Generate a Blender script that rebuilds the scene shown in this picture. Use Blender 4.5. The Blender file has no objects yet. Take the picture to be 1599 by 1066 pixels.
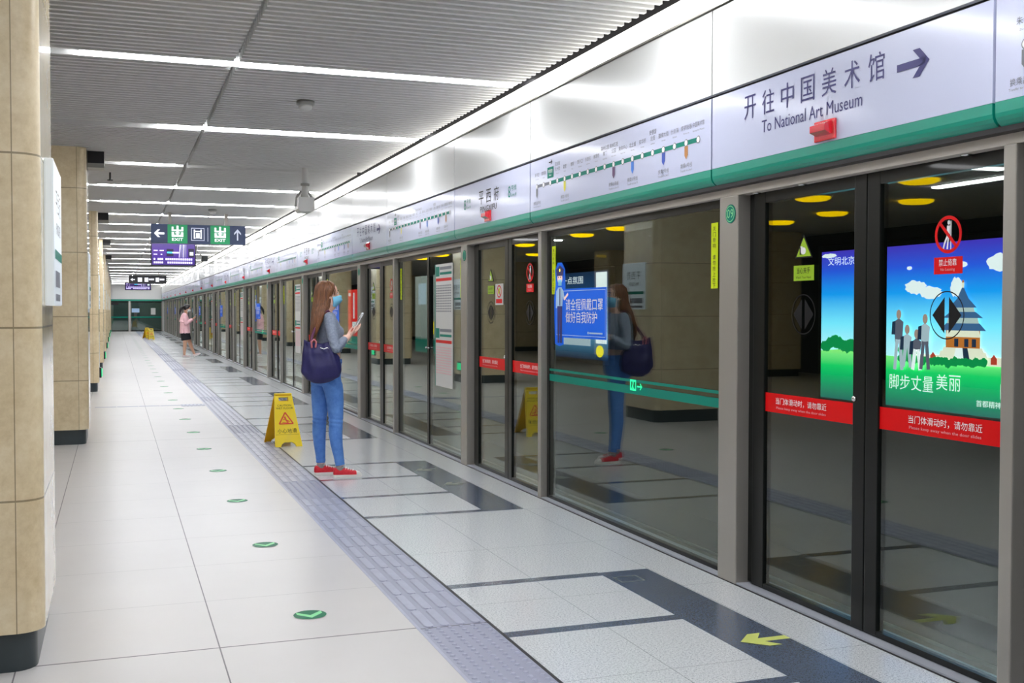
import bpy, bmesh, math, random
import numpy as np
from mathutils import Vector, Matrix
PI = math.pi
S = bpy.context.scene
COL = S.collection
rnd = random.Random(7)

# ------------------------------------------------------------------ camera, world, exposure
CAM_H = 1.45
cd = bpy.data.cameras.new('camera')
cd.sensor_fit = 'HORIZONTAL'; cd.sensor_width = 36.0
cd.lens = 36.0 * 1710.1 / 1599
cd.clip_start = 0.05; cd.clip_end = 300
cam = bpy.data.objects.new('camera', cd); COL.objects.link(cam)
YAW, PITCH, ROLL = 0.34732, 0.028077, 0.001217
fwd = Vector((math.sin(YAW)*math.cos(PITCH), math.cos(YAW)*math.cos(PITCH), -math.sin(PITCH)))
rgt = Vector((math.cos(YAW), -math.sin(YAW), 0)); upv = rgt.cross(fwd)
r2 = rgt*math.cos(ROLL)+upv*math.sin(ROLL); u2 = -rgt*math.sin(ROLL)+upv*math.cos(ROLL)
cam.matrix_world = Matrix(((r2.x, u2.x, -fwd.x, 0), (r2.y, u2.y, -fwd.y, 0), (r2.z, u2.z, -fwd.z, CAM_H), (0, 0, 0, 1)))
S.camera = cam
w = bpy.data.worlds.new('world'); S.world = w; w.use_nodes = True
w.node_tree.nodes['Background'].inputs[0].default_value = (0.02, 0.022, 0.025, 1)
w.node_tree.nodes['Background'].inputs[1].default_value = 0.3
vs = S.view_settings
S.display_settings.display_device = 'sRGB'
vs.view_transform = 'Standard'; vs.look = 'None'; vs.gamma = 1.0; vs.use_curve_mapping = False
vs.exposure = 1.12
TUBE = 15.0        # strip lights
COVE = 1.6         # cove band along the screen wall
cy = S.cycles
cy.use_denoising = True
cy.max_bounces = 9; cy.diffuse_bounces = 4; cy.glossy_bounces = 5; cy.transmission_bounces = 4; cy.transparent_max_bounces = 24
cy.caustics_reflective = False; cy.caustics_refractive = False
cy.sample_clamp_indirect = 6.0

# ------------------------------------------------------------------ materials
def lin(c): return tuple((v/255/12.92 if v/255 <= 0.04045 else ((v/255+0.055)/1.055)**2.4) for v in c)
MATS = {}
def mat(name, rgb=(200, 200, 200), rough=0.5, metal=0.0, coat=0.0, emit=0.0, spec=0.5, coat_rough=0.03):
    if name in MATS: return MATS[name]
    m = bpy.data.materials.new(name); m.use_nodes = True
    b = m.node_tree.nodes['Principled BSDF']; c = (*lin(rgb), 1)
    b.inputs['Base Color'].default_value = c
    b.inputs['Roughness'].default_value = rough; b.inputs['Metallic'].default_value = metal
    b.inputs['Coat Weight'].default_value = coat; b.inputs['Coat Roughness'].default_value = coat_rough
    b.inputs['Specular IOR Level'].default_value = spec
    if emit:
        b.inputs['Emission Color'].default_value = c; b.inputs['Emission Strength'].default_value = emit
    m.diffuse_color = c
    MATS[name] = m; return m
def nodes(m): return m.node_tree.nodes, m.node_tree.links, m.node_tree.nodes['Principled BSDF']
def math_node(N, L, op, a, b=None, c=None):
    n = N.new('ShaderNodeMath'); n.operation = op
    for i, v in enumerate((a, b, c)):
        if v is None: continue
        if isinstance(v, (int, float)): n.inputs[i].default_value = v
        else: L.new(v, n.inputs[i])
    return n.outputs[0]
def mixrgb(N, L, f, a, b):
    n = N.new('ShaderNodeMix'); n.data_type = 'RGBA'
    if isinstance(f, (int, float)): n.inputs[0].default_value = f
    else: L.new(f, n.inputs[0])
    for i, v in ((6, a), (7, b)):
        if isinstance(v, tuple): n.inputs[i].default_value = (*v, 1) if len(v) == 3 else v
        else: L.new(v, n.inputs[i])
    return n.outputs[2]
def pos_xyz(N, L):
    g = N.new('ShaderNodeNewGeometry'); s = N.new('ShaderNodeSeparateXYZ'); L.new(g.outputs['Position'], s.inputs[0])
    return g.outputs['Position'], s.outputs
def line_at(N, L, coord, pitch, off, width):
    a = math_node(N, L, 'SUBTRACT', coord, off - pitch/2)
    a = math_node(N, L, 'DIVIDE', a, pitch)
    a = math_node(N, L, 'FRACT', a)
    a = math_node(N, L, 'SUBTRACT', a, 0.5)
    a = math_node(N, L, 'ABSOLUTE', a)
    return math_node(N, L, 'LESS_THAN', a, width/pitch/2)
def noise(N, L, vec, scale, detail=3, rough=0.6):
    n = N.new('ShaderNodeTexNoise'); L.new(vec, n.inputs['Vector']); n.inputs['Scale'].default_value = scale
    n.inputs['Detail'].default_value = detail; n.inputs['Roughness'].default_value = rough
    return n.outputs['Fac']
def ramp(N, L, f, stops):
    r = N.new('ShaderNodeValToRGB'); L.new(f, r.inputs[0]); e = r.color_ramp.elements
    while len(e) < len(stops): e.new(0.5)
    for i, (p, c) in enumerate(stops): e[i].position = p; e[i].color = (*c, 1)
    return r.outputs[0]

# polished white floor tile with thin grout
m = mat('white_tile', (206, 203, 201), 0.30, spec=0.10); N, L, B = nodes(m)
P, X = pos_xyz(N, L)
gx = math_node(N, L, 'MULTIPLY', line_at(N, L, X[0], 0.8, 0.41, 0.006), math_node(N, L, 'LESS_THAN', X[0], 0.9)); gy = line_at(N, L, X[1], 0.8, 4.82, 0.005)
gy2 = line_at(N, L, X[1], 8.0, 4.82, 0.011)
g = math_node(N, L, 'MAXIMUM', math_node(N, L, 'MULTIPLY', gy, 0.45), math_node(N, L, 'MAXIMUM', gx, gy2))
fl = noise(N, L, P, 1.3, 4)
base = ramp(N, L, fl, [(0.3, lin((206, 203, 202))), (0.7, lin((211, 208, 207)))])
L.new(mixrgb(N, L, g, base, lin((112, 108, 112))), B.inputs['Base Color'])
B.inputs['Roughness'].default_value = 0.28
# speckled granite
def granite(name, a, b, c, rough):
    m = mat(name, b, rough, coat=0.45, coat_rough=0.15); N, L, B = nodes(m); P, X = pos_xyz(N, L)
    n1 = noise(N, L, P, 95, 2, 0.8); n2 = noise(N, L, P, 230, 1, 0.5)
    f = math_node(N, L, 'MULTIPLY_ADD', n2, 0.5, math_node(N, L, 'MULTIPLY', n1, 0.5))
    L.new(ramp(N, L, f, [(0.36, lin(a)), (0.46, lin(b)), (0.60, lin(c))]), B.inputs['Base Color'])
    return m, N, L, B, X
m, N, L, B, X = granite('granite_light', (140, 146, 152), (212, 217, 221), (238, 240, 242), 0.25)
src = B.inputs['Base Color'].links[0].from_socket
g = math_node(N, L, 'MAXIMUM', line_at(N, L, X[0], 0.7, 2.11, 0.004), line_at(N, L, X[1], 1.18, 7.46, 0.004))
L.new(mixrgb(N, L, math_node(N, L, 'MULTIPLY', g, 0.5), src, lin((90, 92, 98))), B.inputs['Base Color'])
granite('granite_dark', (68, 80, 98), (84, 96, 116), (100, 112, 130), 0.2)
m = mat('tactile', (172, 176, 196), 0.30); N, L, B = nodes(m); P, X = pos_xyz(N, L)
L.new(ramp(N, L, noise(N, L, P, 9, 5, 0.7), [(0.3, lin((160, 164, 184))), (0.7, lin((176, 180, 199)))]), B.inputs['Base Color'])
m = mat('tactile_base', (136, 139, 158), 0.4); N, L, B = nodes(m); P, X = pos_xyz(N, L)
g = line_at(N, L, X[1], 8.0, 4.8, 0.012)
L.new(mixrgb(N, L, g, lin((154, 157, 178)), lin((84, 82, 96))), B.inputs['Base Color'])
# beige stone cladding of the columns
for nm_, ct_ in (('beige_stone', 0.0), ('beige_polished', 0.9)):
  m = mat(nm_, (196, 178, 144), 0.38, coat=ct_, coat_rough=0.03); N, L, B = nodes(m); P, X = pos_xyz(N, L)
  n1 = noise(N, L, P, 5, 6, 0.65); n2 = noise(N, L, P, 28, 4, 0.7)
  f = math_node(N, L, 'MULTIPLY_ADD', n2, 0.4, math_node(N, L, 'MULTIPLY', n1, 0.6))
  base = ramp(N, L, f, [(0.30, lin((206, 184, 144))), (0.5, lin((224, 205, 168))), (0.68, lin((236, 221, 190)))])
  g = math_node(N, L, 'MAXIMUM', line_at(N, L, X[2], 0.69, 0.69, 0.008), line_at(N, L, X[0], 10, -0.380, 0.004))
  L.new(mixrgb(N, L, math_node(N, L, 'MULTIPLY', g, 0.7), base, lin((104, 84, 52))), B.inputs['Base Color'])
mat('skirting_slate', (52, 62, 66), 0.3)
mat('baffle', (222, 222, 220), 0.45)
mat('plenum', (176, 175, 172), 0.8)
mat('tube', (250, 252, 255), 0.4, emit=TUBE)
mat('cove', (255, 253, 248), 0.4, emit=COVE)
mat('light_housing', (196, 196, 196), 0.4)
mat('white_enamel', (230, 231, 230), 0.26, coat=0.3, coat_rough=0.12)
mat('sign_white', (196, 201, 228), 0.35, coat=0.5, coat_rough=0.12)
mat('board_white', (206, 214, 220), 0.3, emit=0.16)
mat('sign_green', (0, 146, 124), 0.35, coat=0.2, coat_rough=0.1)
mat('joint_black', (22, 20, 26), 0.5)
mat('steel', (166, 162, 155), 0.36, metal=0.5)
mat('steel_beige', (206, 199, 190), 0.40)
mat('threshold', (176, 180, 190), 0.35, metal=0.1)
mat('chrome', (220, 220, 220), 0.15, metal=1.0)
mat('frame_dark', (15, 18, 17), 0.35, coat=0.1, spec=0.3)
mat('navy_ink', (44, 40, 112), 0.5)
mat('black_ink', (16, 15, 18), 0.5, spec=0.25)
mat('grey_ink', (120, 122, 132), 0.5)
mat('teal_ink', (0, 128, 110), 0.5, spec=0.2)
mat('white_ink', (246, 246, 248), 0.4)
mat('pink_ink', (232, 170, 178), 0.4)
mat('red_vinyl', (222, 8, 14), 0.40, spec=0.2)
mat('red_plastic', (222, 20, 44), 0.2, coat=1.0)
mat('yellow_plastic', (244, 212, 0), 0.32, coat=0.3)
mat('yellow_inside', (238, 180, 6), 0.4)
mat('orange_red', (226, 74, 34), 0.4)
mat('lime', (206, 226, 10), 0.5, spec=0.2)
mat('lime_label', (156, 196, 26), 0.4)
mat('blue_vinyl', (16, 108, 244), 0.45, spec=0.15)
mat('pale_blue', (180, 212, 246), 0.4)
mat('green_disc', (0, 108, 74), 0.4, spec=0.1)
mat('pale_green', (140, 222, 160), 0.4, spec=0.1)
mat('arrow_yellow', (214, 222, 120), 0.4)
mat('tunnel', (40, 40, 42), 0.9)
mat('track_wall', (58, 58, 60), 0.9)
mat('grey_casing', (150, 150, 146), 0.4); mat('tunnel_haze', (84, 104, 104), 0.8)
mat('dark_casing', (36, 38, 40), 0.35)
mat('pale_grey', (206, 206, 204), 0.4)
mat('navy_sign', (30, 44, 76), 0.35, emit=0.3)
mat('exit_green', (0, 124, 74), 0.35, emit=0.35)
mat('sign_glow', (236, 236, 244), 0.35, emit=0.45)
mat('sign_dim', (166, 172, 190), 0.35, emit=0.4)
mat('led_green', (30, 230, 150), 0.4, emit=0.5)
mat('hall_yellow', (255, 206, 0), 0.4, emit=1.8)
mat('yellow_oval', (250, 226, 30), 0.4, emit=0.7)
def glass(name, tint, ior=1.55):
    m = bpy.data.materials.new(name); m.use_nodes = True; N = m.node_tree.nodes; L = m.node_tree.links; N.clear()
    o = N.new('ShaderNodeOutputMaterial'); t = N.new('ShaderNodeBsdfTransparent'); t.inputs[0].default_value = (*tint, 1)
    gl = N.new('ShaderNodeBsdfGlossy'); gl.inputs['Roughness'].default_value = 0.0; gl.inputs['Color'].default_value = (0.95, 1, 0.97, 1)
    ge = N.new('ShaderNodeNewGeometry')
    io = N.new('ShaderNodeMix'); io.data_type = 'FLOAT'; io.inputs[2].default_value = ior; io.inputs[3].default_value = 1/ior
    L.new(ge.outputs['Backfacing'], io.inputs[0])
    fr = N.new('ShaderNodeFresnel'); L.new(io.outputs[0], fr.inputs['IOR'])
    mx = N.new('ShaderNodeMixShader'); L.new(fr.outputs[0], mx.inputs[0]); L.new(t.outputs[0], mx.inputs[1]); L.new(gl.outputs[0], mx.inputs[2])
    L.new(mx.outputs[0], o.inputs[0]); MATS[name] = m
glass('door_glass', (0.80, 0.86, 0.83), 1.76)
# poster pictures are backlit prints
def poster_grad(name, stops, z0, z1, strength):
    m = mat(name, (120, 160, 220), 0.5); N, L, B = nodes(m); P, X = pos_xyz(N, L)
    f = math_node(N, L, 'DIVIDE', math_node(N, L, 'SUBTRACT', X[2], z0), z1 - z0)
    c = ramp(N, L, f, [(p, lin(q)) for p, q in stops])
    L.new(c, B.inputs['Emission Color']); L.new(c, B.inputs['Base Color']); B.inputs['Emission Strength'].default_value = strength
poster_grad('poster_sky', [(0, (190, 240, 252)), (0.30, (120, 226, 255)), (0.58, (20, 150, 238)), (0.80, (40, 84, 214)), (1.0, (66, 48, 176))], 1.0, 2.07, 0.78)
poster_grad('poster_grass', [(0, (0, 96, 92)), (0.3, (0, 150, 104)), (0.68, (24, 205, 104)), (0.9, (120, 232, 130)), (1.0, (150, 236, 120))], 0.54, 1.06, 0.72)
poster_grad('car_poster', [(0, (20, 40, 80)), (0.25, (120, 190, 240)), (0.5, (60, 120, 190)), (1.0, (40, 70, 110))], 0.69, 2.06, 0.3)
poster_grad('blank_poster', [(0, (0, 120, 104)), (0.16, (0, 120, 104)), (0.2, (170, 176, 172)), (1.0, (205, 210, 205))], 0.45, 2.3, 0.35)
poster_grad('red_poster', [(0, (0, 110, 96)), (0.14, (0, 110, 96)), (0.17, (226, 44, 44)), (1.0, (232, 52, 48))], 0.4, 2.1, 0.85)
poster_grad('display_purple', [(0, (52, 28, 112)), (0.3, (58, 30, 120)), (0.55, (66, 40, 116)), (0.9, (56, 48, 84)), (1.0, (62, 58, 84))], 2.37, 2.95, 0.16)  # greyer top is a reflection painted into the screen colour
for n_, c_, e_ in (('p_white', (245, 250, 255), 1.2), ('p_roof', (70, 110, 160), 1.0), ('p_wall', (190, 205, 205), 1.1), ('p_orange', (206, 120, 52), 1.1),
                   ('p_cream', (240, 234, 214), 1.2), ('p_tree', (10, 150, 80), 1.1), ('p_red', (200, 70, 50), 1.0), ('p_grey', (110, 110, 130), 0.9),
                   ('p_pale', (190, 205, 220), 1.0), ('p_dark', (40, 60, 90), 0.8), ('p_skin', (190, 160, 150), 0.9), ('d_white', (200, 190, 240), 0.9), ('d_cyan', (60, 190, 250), 1.0), ('d_dark', (24, 20, 40), 0.4)):
    mat(n_, c_, 0.5, emit=e_*0.55)
# people
mat('skin', (238, 194, 174), 0.5); mat('skin_tan', (220, 172, 144), 0.5)
def fibre(name, c0, c1, rough=0.4, sc=60):
    m = mat(name, c0, rough); N, L, B = nodes(m); P, X = pos_xyz(N, L)
    mp = N.new('ShaderNodeMapping'); mp.inputs['Scale'].default_value = (1, 1, 0.06); L.new(P, mp.inputs[0])
    L.new(ramp(N, L, noise(N, L, mp.outputs[0], sc, 4, 0.7), [(0.3, lin(c0)), (0.7, lin(c1))]), B.inputs['Base Color']); return m
m = fibre('hair_brown', (84, 50, 30), (146, 94, 56), 0.38)
fibre('hair_black', (20, 18, 22), (40, 34, 38), 0.35)
def cloth(name, c0, c1, sc=40, rough=0.8):
    m = mat(name, c0, rough); N, L, B = nodes(m); P, X = pos_xyz(N, L)
    L.new(ramp(N, L, noise(N, L, P, sc, 5, 0.7), [(0.3, lin(c0)), (0.7, lin(c1))]), B.inputs['Base Color'])
cloth('knit_grey', (122, 132, 152), (154, 164, 182), 60)
cloth('denim', (74, 124, 206), (106, 156, 226), 14)
cloth('canvas_red', (214, 24, 44), (228, 44, 60), 50, 0.6)
cloth('bag_navy', (28, 26, 78), (44, 40, 98), 16, 0.5)
cloth('blouse_pink', (248, 192, 200), (255, 212, 216), 20)
cloth('skirt_black', (18, 20, 28), (30, 32, 40), 20)
mat('rubber_white', (236, 232, 226), 0.5); mat('lace_white', (244, 244, 240), 0.7); mat('sock_grey', (150, 140, 140), 0.8)
mat('mask_blue', (128, 204, 238), 0.7); mat('mask_white', (226, 234, 232), 0.7); mat('shoe_white', (232, 214, 214), 0.5)
mat('eye_white', (235, 230, 225), 0.3); mat('eye_dark', (40, 28, 22), 0.2); mat('phone_white', (236, 236, 238), 0.2); mat('phone_glass', (20, 22, 26), 0.08)
mat('strap_purple', (96, 44, 80), 0.6); mat('strap_pink', (206, 120, 130), 0.5)

# ------------------------------------------------------------------ mesh builder
FX = (Vector((0, -1, 0)), Vector((0, 0, 1)), Vector((-1, 0, 0)))   # faces the platform (-X): u runs towards -Y
FY = (Vector((1, 0, 0)), Vector((0, 0, 1)), Vector((0, -1, 0)))    # faces the camera end (-Y)
FXP = (Vector((0, 1, 0)), Vector((0, 0, 1)), Vector((1, 0, 0)))    # faces +X
FZ = (Vector((1, 0, 0)), Vector((0, 1, 0)), Vector((0, 0, 1)))     # lies on the floor
TEXT = {}
def text_data(body):
    if body in TEXT: return TEXT[body]
    c = bpy.data.curves.new('t', 'FONT'); c.body = body.lstrip('*'); c.resolution_u = 2; c.offset = 0.016 if body[0] == '*' else 0.0
    o = bpy.data.objects.new('t', c); COL.objects.link(o)
    dg = bpy.context.evaluated_depsgraph_get(); me = bpy.data.meshes.new_from_object(o.evaluated_get(dg))
    v = np.array([x.co[:2] for x in me.vertices]); f = [tuple(p.vertices) for p in me.polygons]
    bpy.data.objects.remove(o); bpy.data.curves.remove(c); bpy.data.meshes.remove(me)
    lo = v.min(0); hi = v.max(0); v = (v-lo)/(hi-lo)
    TEXT[body] = (v, f, (hi-lo)[0]/(hi-lo)[1]); return TEXT[body]
class MB:
    def __init__(self): self.v = []; self.f = []; self.m = []; self.slots = []; self.sm = []
    def mi(self, m):
        if m not in self.slots: self.slots.append(m)
        return self.slots.index(m)
    def add(self, vs, fs, m, smooth=False):
        o = len(self.v); k = self.mi(m); self.v += [tuple(x) for x in vs]
        for f in fs: self.f.append(tuple(o+i for i in f)); self.m.append(k); self.sm.append(smooth)
        return self
    def box(self, a, b, m, bev=0.0):
        bm = bmesh.new(); bmesh.ops.create_cube(bm, size=1)
        a, b = Vector(a), Vector(b); c = (a+b)/2; d = b-a
        for v in bm.verts: v.co = Vector((v.co.x*d.x, v.co.y*d.y, v.co.z*d.z))+c
        if bev: bmesh.ops.bevel(bm, geom=bm.edges[:], offset=bev, segments=2, profile=0.6, affect='EDGES')
        bm.verts.index_update()
        self.add([v.co[:] for v in bm.verts], [[v.index for v in f.verts] for f in bm.faces], m); bm.free(); return self
    def prism(self, poly, axis, t0, t1, m, smooth=False):
        """poly in the two other axes (order x,y,z with axis removed), pushed along axis"""
        n = len(poly)
        def P(p, t):
            q = list(p); q.insert(axis, t); return q
        vs = [P(p, t0) for p in poly]+[P(p, t1) for p in poly]
        fs = [(i, (i+1) % n, n+(i+1) % n, n+i) for i in range(n)]
        self.add(vs, fs, m, smooth); self.add(vs, [tuple(range(n))[::-1], tuple(range(n, 2*n))], m); return self
    def flat(self, F, O, pts, m, off=0.0, th=0.0):
        O = Vector(O); du, dv, nn = F
        vs = [O+du*p[0]+dv*p[1]+nn*off for p in pts]; n = len(pts)
        self.add(vs, [tuple(range(n))], m)
        if th:
            v2 = vs+[v-nn*th for v in vs]
            self.add(v2, [(i, n+i, n+(i+1) % n, (i+1) % n) for i in range(n)], m); self.add([v-nn*th for v in vs], [tuple(range(n))[::-1]], m)
        return self
    def rect(self, F, O, u0, v0, u1, v1, m, off=0.0, th=0.0): return self.flat(F, O, [(u0, v0), (u1, v0), (u1, v1), (u0, v1)], m, off, th)
    def disc(self, F, O, cu, cv, ru, rv, m, off=0.0, n=28, th=0.0):
        return self.flat(F, O, [(cu+ru*math.cos(2*PI*i/n), cv+rv*math.sin(2*PI*i/n)) for i in range(n)], m, off, th)
    def ring(self, F, O, cu, cv, ru, rv, w_, m, off=0.0, n=28):
        O = Vector(O); du, dv, nn = F; vs = []
        for i in range(n):
            a = 2*PI*i/n
            for k in (0, w_): vs.append(O+du*(cu+(ru-k)*math.cos(a))+dv*(cv+(rv-k)*math.sin(a))+nn*off)
        return self.add(vs, [(2*i, (2*i+2) % (2*n), (2*i+3) % (2*n), 2*i+1) for i in range(n)], m)
    def frame(self, F, O, u0, v0, u1, v1, w_, m, off=0.0):
        for r in ((u0, v0, u1, v0+w_), (u0, v1-w_, u1, v1), (u0, v0+w_, u0+w_, v1-w_), (u1-w_, v0+w_, u1, v1-w_)): self.rect(F, O, *r, m, off)
        return self
    def seg(self, F, O, p, q, w_, m, off=0.0):
        dx, dy = q[0]-p[0], q[1]-p[1]; l = math.hypot(dx, dy); nx, ny = -dy/l*w_/2, dx/l*w_/2
        return self.flat(F, O, [(p[0]-nx, p[1]-ny), (q[0]-nx, q[1]-ny), (q[0]+nx, q[1]+ny), (p[0]+nx, p[1]+ny)], m, off)
    def text(self, F, O, body, u0, v0, u1, v1, m, off=0.0):
        v, f, r = text_data(body); O = Vector(O); du, dv, nn = F
        return self.add([O+du*(u0+p[0]*(u1-u0))+dv*(v0+p[1]*(v1-v0))+nn*off for p in v], f, m)
    def textc(self, F, O, body, cu, v0, h, m, off=0.0, squeeze=1.0):
        r = text_data(body)[2]; w_ = r*h*squeeze
        return self.text(F, O, body, cu-w_/2, v0, cu+w_/2, v0+h, m, off)
    def loft(self, secs, m, n=18, up=None, smooth=True, cap=True):
        """secs: (centre, ra, rb) rings along a path; ra along `up` made square to the path, rb sideways"""
        C_ = [Vector(s[0]) for s in secs]; vs = []; up = Vector(up or (1, 0, 0)); fs = []
        for i, s in enumerate(secs):
            t = (C_[min(i+1, len(C_)-1)]-C_[max(i-1, 0)]).normalized()
            a = up-t*up.dot(t)
            if a.length < 1e-4: a = Vector((0, 1, 0))-t*t.y
            a.normalize(); b = t.cross(a)
            for k in range(n):
                th = 2*PI*k/n; vs.append(C_[i]+a*(s[1]*math.cos(th))+b*(s[2]*math.sin(th)))
        for i in range(len(secs)-1):
            for k in range(n): fs.append((i*n+k, i*n+(k+1) % n, (i+1)*n+(k+1) % n, (i+1)*n+k))
        if cap: fs += [tuple(range(n))[::-1], tuple(range((len(secs)-1)*n, len(secs)*n))]
        return self.add(vs, fs, m, smooth)
    def tube(self, pts, r, m, n=10, round_ends=True):
        rs = r if isinstance(r, (list, tuple)) else [r]*len(pts); pts = [Vector(p) for p in pts]
        secs = [(p, a, a) for p, a in zip(pts, rs)]
        if round_ends:
            t0 = (pts[0]-pts[1]).normalized(); t1 = (pts[-1]-pts[-2]).normalized()
            secs = [(pts[0]+t0*rs[0]*0.9, rs[0]*0.35, rs[0]*0.35), (pts[0]+t0*rs[0]*0.55, rs[0]*0.8, rs[0]*0.8)]+secs+[(pts[-1]+t1*rs[-1]*0.55, rs[-1]*0.8, rs[-1]*0.8), (pts[-1]+t1*rs[-1]*0.9, rs[-1]*0.35, rs[-1]*0.35)]
        d = pts[-1]-pts[0]; up = (0, 1, 0) if abs(d.normalized().y) < 0.7 else (1, 0, 0.2)
        return self.loft(secs, m, n, up)
    def ball(self, c, r, m, n=14):
        r = r if isinstance(r, (tuple, list)) else (r, r, r); vs = []; fs = []; h = n//2
        for i in range(1, h):
            for k in range(n): vs.append((c[0]+r[0]*math.sin(PI*i/h)*math.cos(2*PI*k/n), c[1]+r[1]*math.sin(PI*i/h)*math.sin(2*PI*k/n), c[2]+r[2]*math.cos(PI*i/h)))
        for i in range(h-2):
            for k in range(n): fs.append((i*n+k, (i+1)*n+k, (i+1)*n+(k+1) % n, i*n+(k+1) % n))
        t = len(vs); vs += [(c[0], c[1], c[2]+r[2]), (c[0], c[1], c[2]-r[2])]
        for k in range(n): fs += [(t, k, (k+1) % n), (t+1, (h-2)*n+(k+1) % n, (h-2)*n+k)]
        return self.add(vs, fs, m, True)
    def mesh(self, name, origin=(0, 0, 0)):
        me = bpy.data.meshes.new(name); o = np.array(origin)
        me.from_pydata([tuple(np.array(v)-o) for v in self.v], [], self.f)
        for s in self.slots: me.materials.append(MATS[s])
        me.polygons.foreach_set('material_index', self.m); me.polygons.foreach_set('use_smooth', self.sm)
        me.update(); return me
ROOT = {}
def obj(name, mb, parent=None, at=(0, 0, 0), label=None):
    """one mesh object; builder coordinates are the world's, `at` becomes the origin of a top-level object"""
    at = ROOT.get(parent.name, at) if parent else at
    me = mb if isinstance(mb, bpy.types.Mesh) else mb.mesh(name, at)
    o = bpy.data.objects.new(name, me); COL.objects.link(o)
    if parent: o.parent = parent
    else: o.location = at
    ROOT[o.name] = at
    if label: o['label'] = label
    return o
def thing(name, at, label, cat, group=None, rz=0):
    o = bpy.data.objects.new(name, None); COL.objects.link(o); o.location = at; o.empty_display_size = 0.1
    ROOT[o.name] = at; return tag(o, label, cat, group)
def tag(o, label, cat, group=None):
    o['label'] = label; o['category'] = cat
    if group: o['group'] = group
    return o
def struct(name, mb, at=(0, 0, 0)):
    o = obj(name, mb, None, at); o['kind'] = 'structure'; return o
def dup(root, loc, label=None, group=None, skip=()):
    r = root.copy(); COL.objects.link(r); r.location = loc
    if label: r['label'] = label
    if group: r['group'] = group
    for ch in list(root.children):
        if ch.name.split('.')[0] in skip: continue
        c = ch.copy(); COL.objects.link(c); c.parent = r
        for gch in list(ch.children):
            d = gch.copy(); COL.objects.link(d); d.parent = c
    return r
def fuse(mb, name, voxel=0.006, smooth=6, origin=(0, 0, 0), warp=None):
    """melt overlapping closed pieces into one continuous surface"""
    me = mb.mesh(name, origin); o = bpy.data.objects.new(name, me); COL.objects.link(o)
    a = o.modifiers.new('r', 'REMESH'); a.mode = 'VOXEL'; a.voxel_size = voxel; a.use_smooth_shade = True
    b = o.modifiers.new('s', 'SMOOTH'); b.factor = 0.5; b.iterations = smooth
    dg = bpy.context.evaluated_depsgraph_get(); r = bpy.data.meshes.new_from_object(o.evaluated_get(dg))
    mm = me.materials[0]; bpy.data.objects.remove(o); bpy.data.meshes.remove(me)
    r.materials.clear(); r.materials.append(mm)
    if warp:
        n = len(r.vertices); co = np.empty(n*3); no = np.empty(n*3)
        r.vertices.foreach_get('co', co); r.vertex_normals.foreach_get('vector', no)
        co = co.reshape(-1, 3); no = no.reshape(-1, 3); co = warp(co, no); r.vertices.foreach_set('co', co.ravel())
    r.polygons.foreach_set('use_smooth', [True]*len(r.polygons)); r.update(); r.name = name; return r
ORD = 'first second third fourth fifth sixth seventh eighth ninth tenth eleventh twelfth thirteenth fourteenth fifteenth sixteenth seventeenth eighteenth nineteenth twentieth twenty-first twenty-second twenty-third twenty-fourth twenty-fifth twenty-sixth twenty-seventh twenty-eighth twenty-ninth thirtieth thirty-first thirty-second thirty-third thirty-fourth thirty-fifth thirty-sixth thirty-seventh thirty-eighth thirty-ninth fortieth forty-first forty-second forty-third forty-fourth forty-fifth'.split()

# ------------------------------------------------------------------ the setting
YN, YF = -4.0, 79.6      # ends of the platform
PER, Y00 = 4.72, 3.16    # one screen-door bay
XG = 3.13                # glass plane
XH = 3.0                 # face of the header signs
struct('floor', MB().box((-9, YN, -0.1), (1.28, YF, 0), 'white_tile'))
fg = MB().box((1.63, YN, -0.1), (3.08, YF, 0), 'granite_light')
for n in range(-1, 17):
    y0 = Y00+PER*n
    if y0-0.4 < YF-3: 
        fg.box((2.5, y0-0.40, -0.05), (2.8, y0+2.34, 0.0012), 'granite_dark')
        for yy in (2.28, 1.38, 0.45, -0.40): fg.box((1.63, y0+yy, -0.05), (2.5, y0+yy+0.075, 0.0010), 'granite_dark')
struct('floor_granite', fg)
ts = MB().box((1.28, YN, -0.1), (1.63, YF, -0.0005), 'tactile_base')
ts.box((1.28, YN, -0.05), (1.295, YF, 0.001), 'tactile'); ts.box((1.615, YN, -0.05), (1.63, YF, 0.001), 'joint_black')
def bar(x, y, l, w_=0.03):
    pts = []
    for sx, cyy, a0 in ((0, y+l-w_/2, 0), (0, y+w_/2, PI)):
        for k in range(5): pts.append((x+w_/2*math.cos(a0+PI*k/4), cyy+w_/2*math.sin(a0+PI*k/4)))
    c = (x, y+l/2)
    top = [(c[0]+(p[0]-c[0])*0.82, c[1]+(p[1]-c[1])*0.985) for p in pts]; n = len(pts)
    ts.add([(*p, -0.001) for p in pts]+[(*p, 0.005) for p in top], [(i, (i+1) % n, n+(i+1) % n, n+i) for i in range(n)]+[tuple(range(n, 2*n))], 'tactile')
def dot(x, y, r=0.014):
    n = 8; ts.add([(x+r*math.cos(2*PI*k/n), y+r*math.sin(2*PI*k/n), 0) for k in range(n)]+[(x+r*0.6*math.cos(2*PI*k/n), y+r*0.6*math.sin(2*PI*k/n), 0.005) for k in range(n)],
                  [(i, (i+1) % n, n+(i+1) % n, n+i) for i in range(n)]+[tuple(range(n, 2*n))], 'tactile')
j = 0; y = 4.8-0.3*26
while y < YF-0.3:
    ph = (y-(Y00+0.46)+PER*3) % PER
    if ph < 0.95 and y < 40:
        for a in range(6):
            for b in range(6): dot(1.32+a*0.054, y+0.025+b*0.05)
    else:
        for a in range(4): bar(1.343+a*0.0755, y+0.003, 0.294, 0.050)
    y += 0.3
struct('floor_tactile_strip', ts)
br = MB().box((0.93, 17.22, -0.05), (1.28, 17.57, 0.001), 'tactile_base')
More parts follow.
